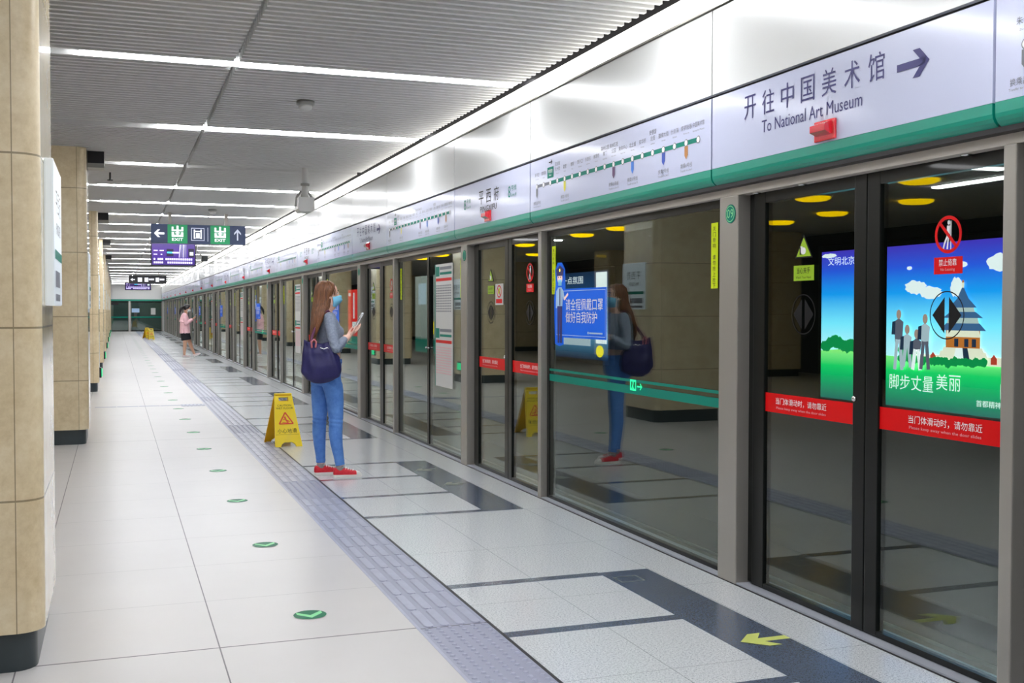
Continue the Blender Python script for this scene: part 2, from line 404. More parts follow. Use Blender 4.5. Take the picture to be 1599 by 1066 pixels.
for a in range(6): br.box((0.95+a*0.056, 17.24, 0), (0.98+a*0.056, 17.55, 0.005), 'tactile')
for a in range(4): br.box((-0.30+a*0.31, 17.40, 0), (0.0+a*0.31, 17.49, 0.0015), 'tactile_base')
struct('floor_branch_strip', br)
struct('trim_1', MB().box((3.08, YN, -0.1), (3.26, YF, 0.012), 'threshold', 0).box((3.072, YN, -0.05), (3.08, YF, 0.004), 'joint_black'))

# ceiling: open baffles under a dark plenum
LROWS = [-2.7, 0.0, 2.7, 5.4, 8.06, 10.98, 13.88, 16.40, 18.83, 21.25]
while LROWS[-1] < YF-6: LROWS.append(LROWS[-1]+(2.42 if LROWS[-1] < 34 else 3.9))
LROWS.append(77.6)  # extra row, added to brighten the far wall
ce = MB().box((-9, YN, 3.30), (3.0, YF, 3.34), 'plenum')
y = YN+0.05
while y < YF:
    near = min(abs(y-r) for r in LROWS)
    for x0, x1 in ((-9, -0.62), (-0.62, 0.80), (0.835, 2.95)):
        if near < 0.085 and x0 > -1 : continue
        ce.box((x0, y-0.017, 3.20), (x1, y+0.017, 3.26), 'baffle')
    y += 0.1
struct('ceiling', ce)
# cladding above the signs
cl = MB().box((3.03, YN, 2.10), (3.10, YF, 3.34), 'joint_black')
ys = []
for n in range(-2, 17):
    y0 = Y00+PER*n; ys += [(y0, y0+2.0), (y0+2.0, y0+PER)]
for a, b in ys:
    a, b = max(a, YN), min(b, YF)
    if b-a > 0.1: cl.box((XH, a+0.006, 2.600), (3.04, b-0.006, 3.045), 'white_enamel')
cl.box((2.985, YN, 3.05), (3.04, YF, 3.06), 'steel')
struct('wall_right', cl)
# lintel with small downlights under the signs
struct('trim_2', MB().box((3.084, YN, 2.060), (3.26, YF, 2.110), 'steel_beige', 0.004))
# track side
struct('wall_track', MB().box((7.05, YN, -1.2), (7.2, YF, 3.4), 'track_wall'))
struct('floor_track', MB().box((3.26, YN, -1.3), (7.2, YF, -1.2), 'tunnel').box((3.2, YN, -1.2), (3.26, YF, -0.1), 'tunnel')
       .box((4.3, YN, -1.2), (4.37, YF, -1.05), 'steel').box((5.75, YN, -1.2), (5.82, YF, -1.05), 'steel'))
struct('ceiling_track', MB().box((3.10, YN, 3.3), (7.2, YF, 3.45), 'tunnel').box((3.26, YN, 2.2), (3.30, YF, 3.3), 'tunnel'))
# ends and the far side of the hall
fw = MB().box((-9, YF, -0.1), (7.2, YF+0.15, 3.4), 'white_enamel')
fw.box((-0.9, YF-0.06, 2.20), (3.1, YF, 3.2), 'white_enamel').box((-0.9, YF-0.07, 2.08), (3.1, YF, 2.2), 'sign_green')
struct('wall_far', fw)
struct('wall_rear', MB().box((-9, YN-0.15, -0.1), (7.2, YN, 3.4), 'track_wall'))
hl = MB().box((-9.2, YN, -0.1), (-9.0, YF, 3.4), 'track_wall')
struct('wall_left', hl)

# columns
COLY = [-3.2, 4.74, 12.66, 20.75, 28.8, 36.85, 44.9, 52.95, 61.0, 69.05, 76.6]
def col_profile(x0, x1, y0, y1, c=0.10):
    pts = []
    for cx, cyy, a0 in ((x1-c, y1-c, 0), (x0+c, y1-c, PI/2), (x0+c, y0+c, PI), (x1-c, y0+c, 1.5*PI)):
        for k in range(7): pts.append((cx+c*math.cos(a0+PI/2*k/6), cyy+c*math.sin(a0+PI/2*k/6)))
    return pts
col0 = None
for i, yy in enumerate(COLY):
    if col0 is None:
        cm = MB().prism(col_profile(-1.30, -0.28, 0, 1.0), 2, 0.16, 3.2, 'beige_stone', True); pk = cm.mi('beige_polished')
        for q, f_ in enumerate(cm.f):
            if len(f_) == 4 and all(abs(cm.v[k][0]+0.28) < 1e-5 for k in f_): cm.m[q] = pk; cm.sm[q] = False
        col0 = struct('column', cm, (0, 0, 0))
        sk = obj('baseboard', MB().prism(col_profile(-1.27, -0.31, 0.03, 0.97, 0.09), 2, 0.0, 0.16, 'skirting_slate', True), col0)
        col0.location = (0, yy, 0); c_ = col0
    else: c_ = dup(col0, (0, yy, 0))
    c_['kind'] = 'structure'
colh = None
for yy in COLY[:8]:
    c_ = dup(col0, (-6.8, yy, 0)); c_['kind'] = 'structure'

# ------------------------------------------------------------------ lights
lnum = 0
SEG = [(-0.22, 0.372), (0.378, 1.657), (1.663, 2.945)]
def strip(y, x0, x1, label):
    t = thing('ceiling_light', ((x0+x1)/2, y, 3.2), label, 'ceiling light', 'white strip lights in the slatted ceiling')
    obj('housing', MB().box((x0, y-0.078, 3.222), (x1, y+0.078, 3.27), 'light_housing'), t)
    obj('diffuser', MB().box((x0+0.006, y-0.066, 3.200), (x1-0.006, y+0.066, 3.222), 'tube', 0.006), t)
vis = [r for r in LROWS if r > 6]
for r in LROWS:
    k = vis.index(r) if r in vis else None
    segs = SEG
    if r == 10.98: segs = [(0.386, 1.657), (1.663, 2.945)]
    if r == 13.88: segs = [(0.08, 0.70)]
    for q, (a, b) in enumerate(segs):
        where = ('short segment by the columns', 'middle segment', 'segment by the screen wall')[q if len(segs) == 3 else q+1 if len(segs) == 2 else 0]
        row = f'{ORD[k]} row from the camera' if k is not None else f'{ORD[int((8.06-r)/2.6)-1]} row behind the first seen row'
        if len(segs) == 1: strip(r, a, b, 'single short lit white strip light beside a dark empty slot, third row from the camera'); continue
        strip(r, a, b, f'white strip light, {where}, {row}')
tag(obj('cove_light', MB().box((2.985, YN, 3.066), (3.03, YF, 3.185), 'cove', 0.004), None), 'continuous white glowing light band between slatted ceiling and white upper panels', 'light band')
for lab, a, b in (('short strip light across the hall ceiling, mirrored in the first doorway glass', (-3.9, 10.53, 3.17), (-2.9, 10.67, 3.20)), ('strip light running along the hall ceiling, mirrored in the first doorway glass', (-4.62, 10.9, 3.17), (-4.48, 12.5, 3.20)),
                  ('added unseen hall fill light brightening the first column', (-4.1, 3.4, 3.17), (-2.7, 3.54, 3.20)), ('added unseen hall fill light near the rear wall', (-4.1, -0.6, 3.17), (-2.7, -0.46, 3.20)), ('added hall fill light between second and third column', (-4.1, 17.5, 3.17), (-2.7, 17.64, 3.20)), ('added hall fill light past the third column', (-4.1, 25.0, 3.17), (-2.7, 25.14, 3.20))):  # the strips listed on this line are added fill for the columns
    c_ = tuple((p+q)/2 for p, q in zip(a, b)); t = thing('hall_light', c_, lab, 'ceiling light')
    obj('diffuser', MB().box(a, b, 'tube', 0.006), t); obj('housing', MB().box((a[0]-0.01, a[1]-0.01, 3.195), (b[0]+0.01, b[1]+0.01, 3.225), 'light_housing'), t)
# yellow lamps in the hall beyond the columns (seen mirrored in the door glass)
for i, (x, y) in enumerate([(-3.7, 20.95), (-5.6, 14.15), (-3.8, 14.33), (-5.7, 16.44), (-5.95, 18.45), (-3.75, 16.6), (-3.75, 18.7), (-5.9, 20.9), (-3.75, 11.9), (-3.85, 27.1), (-5.87, 31.6), (-3.35, 35.3), (-3.3, 33.0), (-3.8, 23.1)]):
    tag(obj('hall_lamp', MB().loft([((x, y, 3.20), 0.27, 0.27), ((x, y, 3.17), 0.26, 0.26), ((x, y, 3.145), 0.20, 0.20), ((x, y, 3.135), 0.08, 0.08)], 'hall_yellow', 24), None, (x, y, 3.19)),
        'round yellow hall lamp mirrored in the dark door glass', 'lamp', 'round yellow lamps of the hall')

# ------------------------------------------------------------------ platform screen doors
def U(y): return -y
def warn_sign(root, parent_name, y, F=FX):
    pass
def leaf(kind):
    """sliding leaf in local y (root at bay start)"""
    y0, y1 = (0.03, 0.882) if kind == 'near' else (0.888, 1.80)
    X0 = XG+0.02
    t = thing('sliding_door', (X0, 0, 0), 'x', 'sliding door', 'sliding leaves of the platform screen doors')
    O = (X0, 0, 0)
    f = MB()
    if kind == 'near': st = ((y0, y0+0.02), (y1-0.085, y1))
    else: st = ((y0, y0+0.085), (y1-0.105, y1))
    for a, b in st: f.box((X0-0.012, a, 0.02), (X0+0.03, b, 2.06), 'frame_dark', 0.004)
    f.box((X0-0.010, y0, 2.005), (X0+0.03, y1, 2.06), 'frame_dark'); f.box((X0-0.010, y0, 0.014), (X0+0.03, y1, 0.040), 'frame_dark')
    obj('door_frame', f, t)
    ya, yb = st[0][1], st[1][0]
    obj('glass_pane', MB().box((X0, ya-0.012, 0.025), (X0+0.012, yb+0.012, 2.03), 'door_glass'), t)
    s = obj('warning_stripe', MB().rect(FX, O, -yb, 0.935, -ya, 1.032, 'red_vinyl', 0.002, 0.001), t, label='red warning stripe')
    cu = -(y0+0.37) if kind == 'near' else -(y0+0.50)
    obj('lettering', MB().text(FX, O, '当门体滑动时，请勿靠近', cu-0.21, 0.978, cu+0.21, 1.012, 'white_ink', 0.004)
        .text(FX, O, 'Please keep away when the door slides', cu-0.205, 0.951, cu+0.205, 0.967, 'pink_ink', 0.004), s)
    if kind == 'far':
        cu = -1.37
        w_ = MB().flat(FX, O, [(cu-0.072, 1.708), (cu+0.072, 1.708), (cu, 1.822)], 'black_ink', 0.003, 0.001).flat(FX, O, [(cu-0.060, 1.715), (cu+0.060, 1.715), (cu, 1.808)], 'lime_label', 0.004)
        w_.disc(FX, O, cu-0.002, 1.742, 0.022, 0.018, 'white_ink', 0.005, 16).rect(FX, O, cu-0.024, 1.746, cu-0.008, 1.765, 'white_ink', 0.0055).rect(FX, O, cu-0.03, 1.724, cu-0.022, 1.760, 'black_ink', 0.006)
        obj('pinch_sticker', w_, t, label='yellow-green triangle sticker with a white hand')
        k = obj('label_sticker', MB().rect(FX, O, cu-0.083, 1.598, cu+0.083, 1.672, 'lime_label', 0.003, 0.001), t, label='yellow-green rectangular label')
        obj('lettering', MB().text(FX, O, '当心夹手', cu-0.055, 1.632, cu+0.055, 1.662, 'black_ink', 0.005).text(FX, O, 'Watch Your Hand', cu-0.062, 1.608, cu+0.062, 1.620, 'black_ink', 0.005), k)
        cd_ = -1.37; ink = 'black_ink'
    else:
        cu = -0.388
        w_ = MB().ring(FX, O, cu, 1.758, 0.076, 0.076, 0.014, 'red_vinyl', 0.004)
        w_.disc(FX, O, cu+0.002, 1.806, 0.008, 0.009, 'white_ink', 0.003, 12).flat(FX, O, [(cu-0.008, 1.794), (cu+0.010, 1.794), (cu+0.008, 1.752), (cu-0.010, 1.752)], 'white_ink', 0.003)
        w_.seg(FX, O, (cu-0.004, 1.755), (cu-0.020, 1.725), 0.009, 'white_ink', 0.003).seg(FX, O, (cu-0.020, 1.727), (cu-0.028, 1.700), 0.008, 'white_ink', 0.003).seg(FX, O, (cu+0.002, 1.755), (cu-0.006, 1.700), 0.008, 'white_ink', 0.003)
        w_.seg(FX, O, (cu+0.014, 1.812), (cu+0.014, 1.698), 0.005, 'white_ink', 0.003).seg(FX, O, (cu-0.048, 1.808), (cu+0.048, 1.708), 0.014, 'red_vinyl', 0.005)
        obj('no_leaning_sticker', w_, t, label='red ring sticker with a slash over a leaning figure')
        k = obj('label_sticker', MB().rect(FX, O, cu-0.080, 1.600, cu+0.080, 1.668, 'red_vinyl', 0.003, 0.001), t, label='red rectangular label')
        obj('lettering', MB().text(FX, O, '禁止倚靠', cu-0.05, 1.632, cu+0.05, 1.660, 'white_ink', 0.005).text(FX, O, 'No Leaning', cu-0.04, 1.609, cu+0.04, 1.624, 'pink_ink', 0.005), k)
        cd_ = -0.392
    w_ = MB().ring(FX, O, cd_, 1.434, 0.098, 0.098, 0.005, 'black_ink', 0.003, 36)
    for s_ in (-1, 1): w_.flat(FX, O, [(cd_+s_*0.012, 1.36), (cd_+s_*0.082, 1.434), (cd_+s_*0.012, 1.508)][::s_], 'black_ink', 0.003)
    obj('direction_sticker', w_, t, label='black double arrow in a thin ring')
    yl = 0.955
    if kind == 'far': obj('lock', MB().loft([((X0-0.010, yl, 1.055), 0.014, 0.014), ((X0-0.022, yl, 1.055), 0.013, 0.013), ((X0-0.026, yl, 1.055), 0.008, 0.008)], 'chrome', 14, (0, 0, 1)), t)
    return t
def post(kind):
    a, b = (-0.035, 0.028) if kind == 'thin' else (1.855, 2.04)
    t = thing('door_post', (3.06, 0, 0), 'x', 'door post', 'metal posts of the platform screen wall')
    obj('casing', MB().box((3.075, a, 0.0), (3.20, b, 2.06), 'steel', 0.006), t)
    if kind != 'thin':
        obj('seal', MB().box((3.15, a-0.05, 0.02), (3.20, a, 2.06), 'frame_dark'), t)
        k = obj('number_badge', MB().disc(FX, (3.075, 0, 0), -1.925, 1.965, 0.050, 0.050, 'teal_ink', 0.003, 24, 0.002).ring(FX, (3.075, 0, 0), -1.925, 1.965, 0.043, 0.043, 0.004, 'pale_green', 0.005), t, label='round teal number badge')
        if kind == 'num': obj('lettering', MB().text(FX, (3.075, 0, 0), '09', -1.957, 1.943, -1.893, 1.989, 'pale_green', 0.005), k)
    return t
def pane(kind):
    y0, y1 = 2.045, 4.68
    O = (XG, 0, 0)
    t = thing('glass_screen', (XG, 0, 0), 'x', 'glass screen', 'fixed glass screens between the doors')
    f = MB()
    f.box((XG-0.004, y0, 2.015), (XG+0.04, y1, 2.06), 'frame_dark'); f.box((XG-0.004, y0, 0.012), (XG+0.04, y1, 0.034), 'frame_dark')
    f.box((XG-0.004, y1-0.05, 0.034), (XG+0.04, y1, 2.02), 'frame_dark'); f.box((XG-0.004, y0, 0.034), (XG+0.04, y0+0.03, 2.02), 'frame_dark')
    ym = 3.365
    if kind == 'exit':
        for q in (ym-0.034, ym+0.004): f.box((XG-0.008, q, 0.034), (XG+0.04, q+0.03, 2.02), 'frame_dark')
    obj('frame', f, t)
    if kind == 'exit':
        obj('glass_pane', MB().box((XG, y0+0.015, 0.02), (XG+0.012, ym-0.02, 2.04), 'door_glass'), t)
        obj('glass_pane', MB().box((XG, ym+0.02, 0.02), (XG+0.012, y1-0.03, 2.04), 'door_glass'), t)
        for s_ in (-0.045, 0.045): obj('lock', MB().loft([((XG-0.004, ym+s_, 1.055), 0.014, 0.014), ((XG-0.022, ym+s_, 1.055), 0.012, 0.012), ((XG-0.026, ym+s_, 1.055), 0.008, 0.008)], 'chrome', 12, (0, 0, 1)), t)
    else: obj('glass_pane', MB().box((XG, y0+0.015, 0.02), (XG+0.012, y1-0.03, 2.04), 'door_glass'), t)
    for u, in ((-2.18,), (-4.55,)):
        k = obj('strip_sticker', MB().rect(FX, O, u-0.036, 1.575, u+0.036, 1.938, 'lime', 0.003, 0.001), t, label='yellow vertical strip sticker')
        l = MB()
        for i, ch in enumerate('关门铃响 请勿抢上抢下'):
            if ch != ' ': l.text(FX, O, ch, u-0.015, 1.893-i*0.0315, u+0.015, 1.919-i*0.0315, 'black_ink', 0.005)
        obj('lettering', l, k)
    if kind == 'mask':
        obj('teal_stripe', MB().rect(FX, O, -(y1-0.05), 0.915, -(y0+0.03), 0.968, 'teal_ink', 0.002, 0.001), t, label='wide teal stripe')
        obj('teal_stripe', MB().rect(FX, O, -(y1-0.05), 0.992, -(y0+0.03), 1.010, 'teal_ink', 0.002, 0.001), t, label='thin teal stripe')
        e = MB(); u0 = -3.23
        e.frame(FX, O, u0, 0.938, u0+0.085, 1.008, 0.012, 'led_green', 0.004).disc(FX, O, u0+0.045, 0.99, 0.009, 0.008, 'led_green', 0.005, 10)
        e.seg(FX, O, (u0+0.045, 0.984), (u0+0.038, 0.964), 0.012, 'led_green', 0.005).seg(FX, O, (u0+0.038, 0.966), (u0+0.060, 0.944), 0.008, 'led_green', 0.005).seg(FX, O, (u0+0.038, 0.966), (u0+0.022, 0.944), 0.008, 'led_green', 0.005)
        e.seg(FX, O, (u0+0.1, 0.968), (u0+0.165, 0.968), 0.009, 'led_green', 0.004).seg(FX, O, (u0+0.142, 0.988), (u0+0.167, 0.966), 0.008, 'led_green', 0.004).seg(FX, O, (u0+0.142, 0.948), (u0+0.167, 0.970), 0.008, 'led_green', 0.004)
        obj('exit_symbol', e, t, label='small glowing green exit symbol with arrow')
        # blue mask notice with a cartoon officer beside it
        k = obj('mask_notice', MB().rect(FX, O, -4.50, 1.252, -3.60, 1.612, 'blue_vinyl', 0.003, 0.001).frame(FX, O, -4.49, 1.268, -3.612, 1.598, 0.004, 'pale_blue', 0.005), t, label='blue notice with white lettering')
        obj('lettering', MB().text(FX, O, '请全程佩戴口罩', -4.31, 1.452, -3.655, 1.538, 'white_ink', 0.005).text(FX, O, '做好自我防护', -4.31, 1.362, -3.75, 1.444, 'white_ink', 0.005)
            .disc(FX, O, -3.90, 1.294, 0.012, 0.010, 'pale_blue', 0.005, 12).rect(FX, O, -3.88, 1.288, -3.66, 1.299, 'pale_blue', 0.005), k)
        c = -4.42; p = MB()
        p.flat(FX, O, [(c-0.10, 1.20), (c-0.01, 1.185), (c+0.07, 1.20), (c+0.065, 1.42), (c+0.10, 1.62), (c+0.09, 1.76), (c+0.03, 1.81), (c-0.05, 1.81), (c-0.10, 1.76), (c-0.09, 1.64), (c-0.12, 1.55), (c-0.11, 1.36)], 'blue_vinyl', 0.0035)
        p.flat(FX, O, [(c-0.045, 1.21), (c-0.012, 1.21), (c-0.006, 1.40), (c+0.006, 1.21), (c+0.038, 1.21), (c+0.045, 1.485), (c-0.05, 1.485)], 'navy_ink', 0.0055)
        p.flat(FX, O, [(c-0.052, 1.485), (c+0.048, 1.485), (c+0.062, 1.60), (c+0.03, 1.625), (c-0.035, 1.625), (c-0.066, 1.60)], 'pale_blue', 0.0055).seg(FX, O, (c, 1.615), (c, 1.49), 0.018, 'navy_ink', 0.0065)
        p.seg(FX, O, (c-0.062, 1.60), (c-0.07, 1.47), 0.026, 'pale_blue', 0.005).seg(FX, O, (c+0.055, 1.59), (c+0.085, 1.535), 0.026, 'pale_blue', 0.006).seg(FX, O, (c+0.085, 1.535), (c+0.16, 1.575), 0.020, 'p_skin', 0.007)
        p.disc(FX, O, c-0.002, 1.69, 0.050, 0.042, 'p_skin', 0.0055, 18).rect(FX, O, c-0.034, 1.637, c+0.034, 1.682, 'mask_blue', 0.0065).flat(FX, O, [(c-0.055, 1.71), (c+0.055, 1.71), (c+0.075, 1.755), (c, 1.79), (c-0.075, 1.755)], 'navy_ink', 0.0065)
        p.disc(FX, O, c-0.022, 1.700, 0.007, 0.006, 'black_ink', 0.007, 8).disc(FX, O, c+0.018, 1.700, 0.007, 0.006, 'black_ink', 0.007, 8).disc(FX, O, c, 1.752, 0.012, 0.012, 'yellow_oval', 0.0075, 8)
        obj('officer_sticker', p, t, label='flat cartoon sticker of a masked officer in navy cap and trousers')
    else:
        k = obj('timetable', MB().box((XG-0.006, 2.47, 0.675), (XG-0.001, 3.10, 1.924), 'pale_grey', 0.0).rect(FX, (XG-0.006, 0, 0), -3.10, 0.675, -3.075, 1.924, 'teal_ink', 0.001), t, label='tall white timetable sheet with teal headers')
        l = MB(); OO = (XG-0.006, 0, 0)
        for top in (1.90, 1.27):
            l.rect(FX, OO, -3.06, top-0.10, -2.93, top, 'teal_ink', 0.002)
            l.rect(FX, OO, -2.91, top-0.035, -2.50, top-0.005, 'grey_ink', 0.002).rect(FX, OO, -2.91, top-0.085, -2.50, top-0.06, 'teal_ink', 0.002)
            l.rect(FX, OO, -3.06, top-0.15, -2.50, top-0.12, 'red_vinyl', 0.002)
            for r in range(11):
                yy = top-0.19-r*0.026
                for q in range(9): l.rect(FX, OO, -3.05+q*0.061, yy-0.011, -3.05+q*0.061+0.044, yy, 'grey_ink' if top > 1.5 else 'pink_ink', 0.002)
        obj('print', l, k)
    return t
def header_body(t, y0, y1, m_='sign_white'):
    g_ = 0.007
    white = [(XH, 2.206), (XH, 2.580), (3.05, 2.580), (3.05, 2.206)]
    obj('sign_panel', MB().prism(white, 1, y0+g_, y1-g_, m_), t)
    green = [(3.05, 2.205)]+[(XH, 2.205), (XH, 2.165)]+[(XH+0.085*(1-math.cos(a)), 2.165-0.06*math.sin(a)) for a in (0.25, 0.5, 0.75, 1.0, 1.25, 1.5708)]+[(3.10, 2.105), (3.10, 2.205)]
    obj('green_rail', MB().prism(green, 1, y0+g_, y1-g_, 'sign_green'), t, label='curved green lower edge')
def red_lamp(t, yc):
    l = MB().box((XH-0.014, yc-0.076, 2.212), (XH, yc+0.076, 2.304), 'red_plastic', 0.006)
    l.prism([(XH-0.014, 2.235), (XH-0.050, 2.250), (XH-0.050, 2.280), (XH-0.014, 2.295)], 1, yc-0.055, yc+0.055, 'red_plastic')
    obj('alarm_lamp', l, t, label='red box lamp')
def arrow_right(mb, F, O, u0, u1, vc, h, w_, m, off):
    mb.rect(F, O, u0, vc-w_/2, u1-w_*0.7, vc+w_/2, m, off)
    for s_ in (-1, 1):
        mb.flat(F, O, [(u1, vc), (u1-h*0.5, vc+s_*h/2), (u1-h*0.5-w_*1.35, vc+s_*h/2), (u1-w_*1.35, vc)][::s_], m, off)
def header_dest():
    t = thing('header_sign', (XH, 0, 2.085), 'x', 'sign', 'sign panels above the screen doors'); O = (XH, 0, 0)
    header_body(t, 0.0, 2.0)
    l = MB(); u = -1.675
    for i, ch in enumerate('开往中国美术馆'): l.text(FX, O, ch, u+i*0.1615, 2.412, u+i*0.1615+0.105, 2.53, 'navy_ink', 0.002)
    l.text(FX, O, 'To National Art Museum', -1.515, 2.325, -0.745, 2.385, 'navy_ink', 0.002)
    arrow_right(l, FX, O, -0.525, -0.335, 2.434, 0.112, 0.030, 'navy_ink', 0.002)
    obj('lettering', l, t); red_lamp(t, 0.995); return t
def header_name():
    t = thing('header_sign', (XH, 0, 2.085), 'x', 'sign', 'sign panels above the screen doors'); O = (XH, 0, 0)
    header_body(t, 0.0, 2.0); l = MB(); c = -(8.875-7.88)
    for i, ch in enumerate('平西府'): l.text(FX, O, ch, c-0.265+i*0.20, 2.372, c-0.265+i*0.20+0.13, 2.487, 'black_ink', 0.002)
    l.text(FX, O, 'PINGXIFU', c-0.225, 2.302, c+0.215, 2.352, 'black_ink', 0.002)
    obj('lettering', l, t, label='black station name')
    for u in (-1.69, -0.50):
        l = MB()
        l.text(FX, O, '8', u, 2.362, u+0.055, 2.455, 'teal_ink', 0.002).text(FX, O, '号线', u+0.075, 2.412, u+0.195, 2.455, 'teal_ink', 0.002).text(FX, O, 'Line 8', u+0.075, 2.368, u+0.19, 2.392, 'teal_ink', 0.002)
        obj('line_number', l, t, label='teal line number')
    red_lamp(t, 1.0); return t
ST = ['朱辛庄', '育知路', '平西府', '回龙观|东大街', '霍营', '育新', '西小口', '永泰庄', '林萃桥', '森林公园|南门', '奥林匹克|公园', '奥体中心', '北土城', '安华桥', '安德里|北街', '鼓楼大街', '什刹海', '南锣鼓巷', '中国美术馆']
EN = ['Zhuxinzhuang', 'Yuzhilu', 'Pingxifu', 'Huilongguan', 'Huoying', 'Yuxin', 'Xixiaokou', 'Yongtaizhuang', 'Lincuiqiao', 'South Gate', 'Olympic Green', 'Olympic Center', 'Beitucheng', 'Anhuaqiao', 'Andelibeijie', 'Guloudajie', 'Shichahai', 'Nanluoguxiang', 'National Art Museum']
mat('line_yellow', (232, 222, 70), 0.4); mat('line_purple', (84, 34, 96), 0.4); mat('line_blue', (40, 120, 220), 0.4); mat('line_indigo', (36, 74, 178), 0.4); mat('line_brown', (186, 124, 62), 0.4)
def header_map():
    t = thing('header_sign', (XH, 0, 2.085), 'x', 'sign', 'sign panels above the screen doors'); O = (XH, 0, 0)
    header_body(t, 2.0, PER)
    ua, ub, v = -4.571, -2.139, 2.385; st = (ub-ua)/18
    l = MB().rect(FX, O, ua+2*st, v-0.013, ub, v+0.013, 'teal_ink', 0.0015).rect(FX, O, ua, v-0.011, ua+0.8*st, v+0.011, 'grey_ink', 0.0015).rect(FX, O, ua+1.15*st, v-0.011, ua+1.85*st, v+0.011, 'grey_ink', 0.0015)
    tags = {0: ('grey_ink', '换乘昌平线', 'Transfer to Changping Line'), 4: ('line_yellow', '换乘13号线', 'Transfer to Line 13'), 10: ('line_purple', '换乘15号线', 'Transfer to Line 15'), 12: ('line_blue', '换乘10号线', 'Transfer to Line 10'), 15: ('line_indigo', '换乘2号线', 'Transfer to Line 2'), 17: ('line_brown', '换乘6号线', 'Transfer to Line 6')}
    tx = MB()
    for i in range(19):
        u = ua+i*st
        l.disc(FX, O, u, v, 0.021, 0.021, 'grey_ink', 0.0025, 16).disc(FX, O, u, v, 0.016, 0.016, 'white_ink', 0.0035, 16)
        if i in tags:
            c_, zh, en = tags[i]
            l.flat(FX, O, [(u-0.019, v-0.018), (u-0.019, v-0.068), (u, v-0.092), (u+0.019, v-0.068), (u+0.019, v-0.018)], c_, 0.0025)
            tx.textc(FX, O, zh, u, v-0.138, 0.027, 'grey_ink', 0.002).textc(FX, O, en, u, v-0.158, 0.013, 'grey_ink', 0.002)
        if i == 2:
            l.rect(FX, O, u-0.06, v+0.035, u+0.06, v+0.115, 'teal_ink', 0.002); tx.textc(FX, O, ST[i], u, v+0.07, 0.028, 'white_ink', 0.004).textc(FX, O, EN[i], u, v+0.048, 0.013, 'white_ink', 0.004)
            arrow_right(l, FX, O, u-0.03, u+0.035, v+0.150, 0.034, 0.008, 'black_ink', 0.002); continue
        rows = ST[i].split('|'); en = EN[i]
        tx.textc(FX, O, en, u, v+0.048, 0.010, 'grey_ink', 0.002, min(1.0, 0.125/(text_data(en)[2]*0.010)))
        for r, s_ in enumerate(rows[::-1]): tx.textc(FX, O, s_, u, v+0.072+r*0.036, 0.029, 'grey_ink', 0.002, min(1.0, 0.125/(text_data(s_)[2]*0.029)))
    obj('line_diagram', l, t, label='teal line diagram with white station dots'); obj('lettering', tx, t); return t

far = lambda n: n > 8
protos = {}
PIN = ('lettering',)
def place(key, make, n, label, x):
    y = Y00+PER*n
    if key not in protos:
        o = make(); o.location = (x, y, o.location.z); protos[key] = o
    else: o = dup(protos[key], (x, y, protos[key].location.z))
    o['label'] = label; return o
bays = list(range(0, 17))
for n in bays+[-1]:
    y = Y00+PER*n
    if y+2.1 > YF: continue
    q = f'the {ORD[n]} doorway from the camera' if n >= 0 else 'the doorway behind the first seen one'
    if n >= 0:
        place('ln', lambda: leaf('near'), n, f'glass sliding door with red ring sticker, {q}', XG+0.02)
        place('lf', lambda: leaf('far'), n, f'glass sliding door with yellow-green triangle sticker, {q}', XG+0.02)
        place('pt', lambda: post('thin'), n, f'slim steel post on the camera side of {q}', 3.06)
        if n == 0: o = post('num'); o.location = (3.06, y, 0); o['label'] = 'wide steel door post with round teal badge reading 09'
        else: place('pw', lambda: post('wide'), n, f'wide steel post with teal badge beyond {q}', 3.06)
        k = n % 2 == 0
        if k: place('hd', header_dest, n, f'header sign with destination lettering and arrow above {q}', XH)
        else: place('hn', header_name, n, f'white header sign with the station name above {q}', XH)
    if y+PER-0.1 > YF: continue
    q2 = f'just beyond {q}' if n >= 0 else 'on the camera side of the first doorway'
    place('hm', header_map, n, f'white header sign with the line map {q2}', XH)
    if n >= 0:
        if n % 2 == 0: place('pm', lambda: pane('mask'), n, f'glass screen with teal stripes and blue notice {q2}', XG)
        else: place('pe', lambda: pane('exit'), n, f'glass screen with centre mullion and timetable {q2}', XG)
# extra notice on the second doorway's far leaf
rt_ = [o for o in bpy.data.objects if o.name.startswith('sliding_door') and 'triangle' in o['label'] and 'second doorway' in o['label']][0]
yb_ = Y00+PER; O = (XG+0.02, 0, 0); ROOT['nl'] = 0
def obj_on(name, mb, root):
    o = obj(name, mb, None); o.parent = root; o.location = -Vector(root.location); return o
c = -9.02
k_ = obj_on('no_leaning_notice', MB().rect(FX, O, c-0.105, 1.50, c+0.105, 1.685, 'pale_grey', 0.0035, 0.001).ring(FX, O, c, 1.618, 0.062, 0.055, 0.012, 'red_vinyl', 0.0055).seg(FX, O, (c-0.02, 1.60), (c+0.02, 1.645), 0.03, 'lime', 0.005).seg(FX, O, (c-0.04, 1.655), (c+0.04, 1.580), 0.011, 'red_vinyl', 0.006).rect(FX, O, c-0.08, 1.515, c+0.08, 1.552, 'red_vinyl', 0.0055), rt_)
k_['label'] = 'white square notice with red ring and red bar'

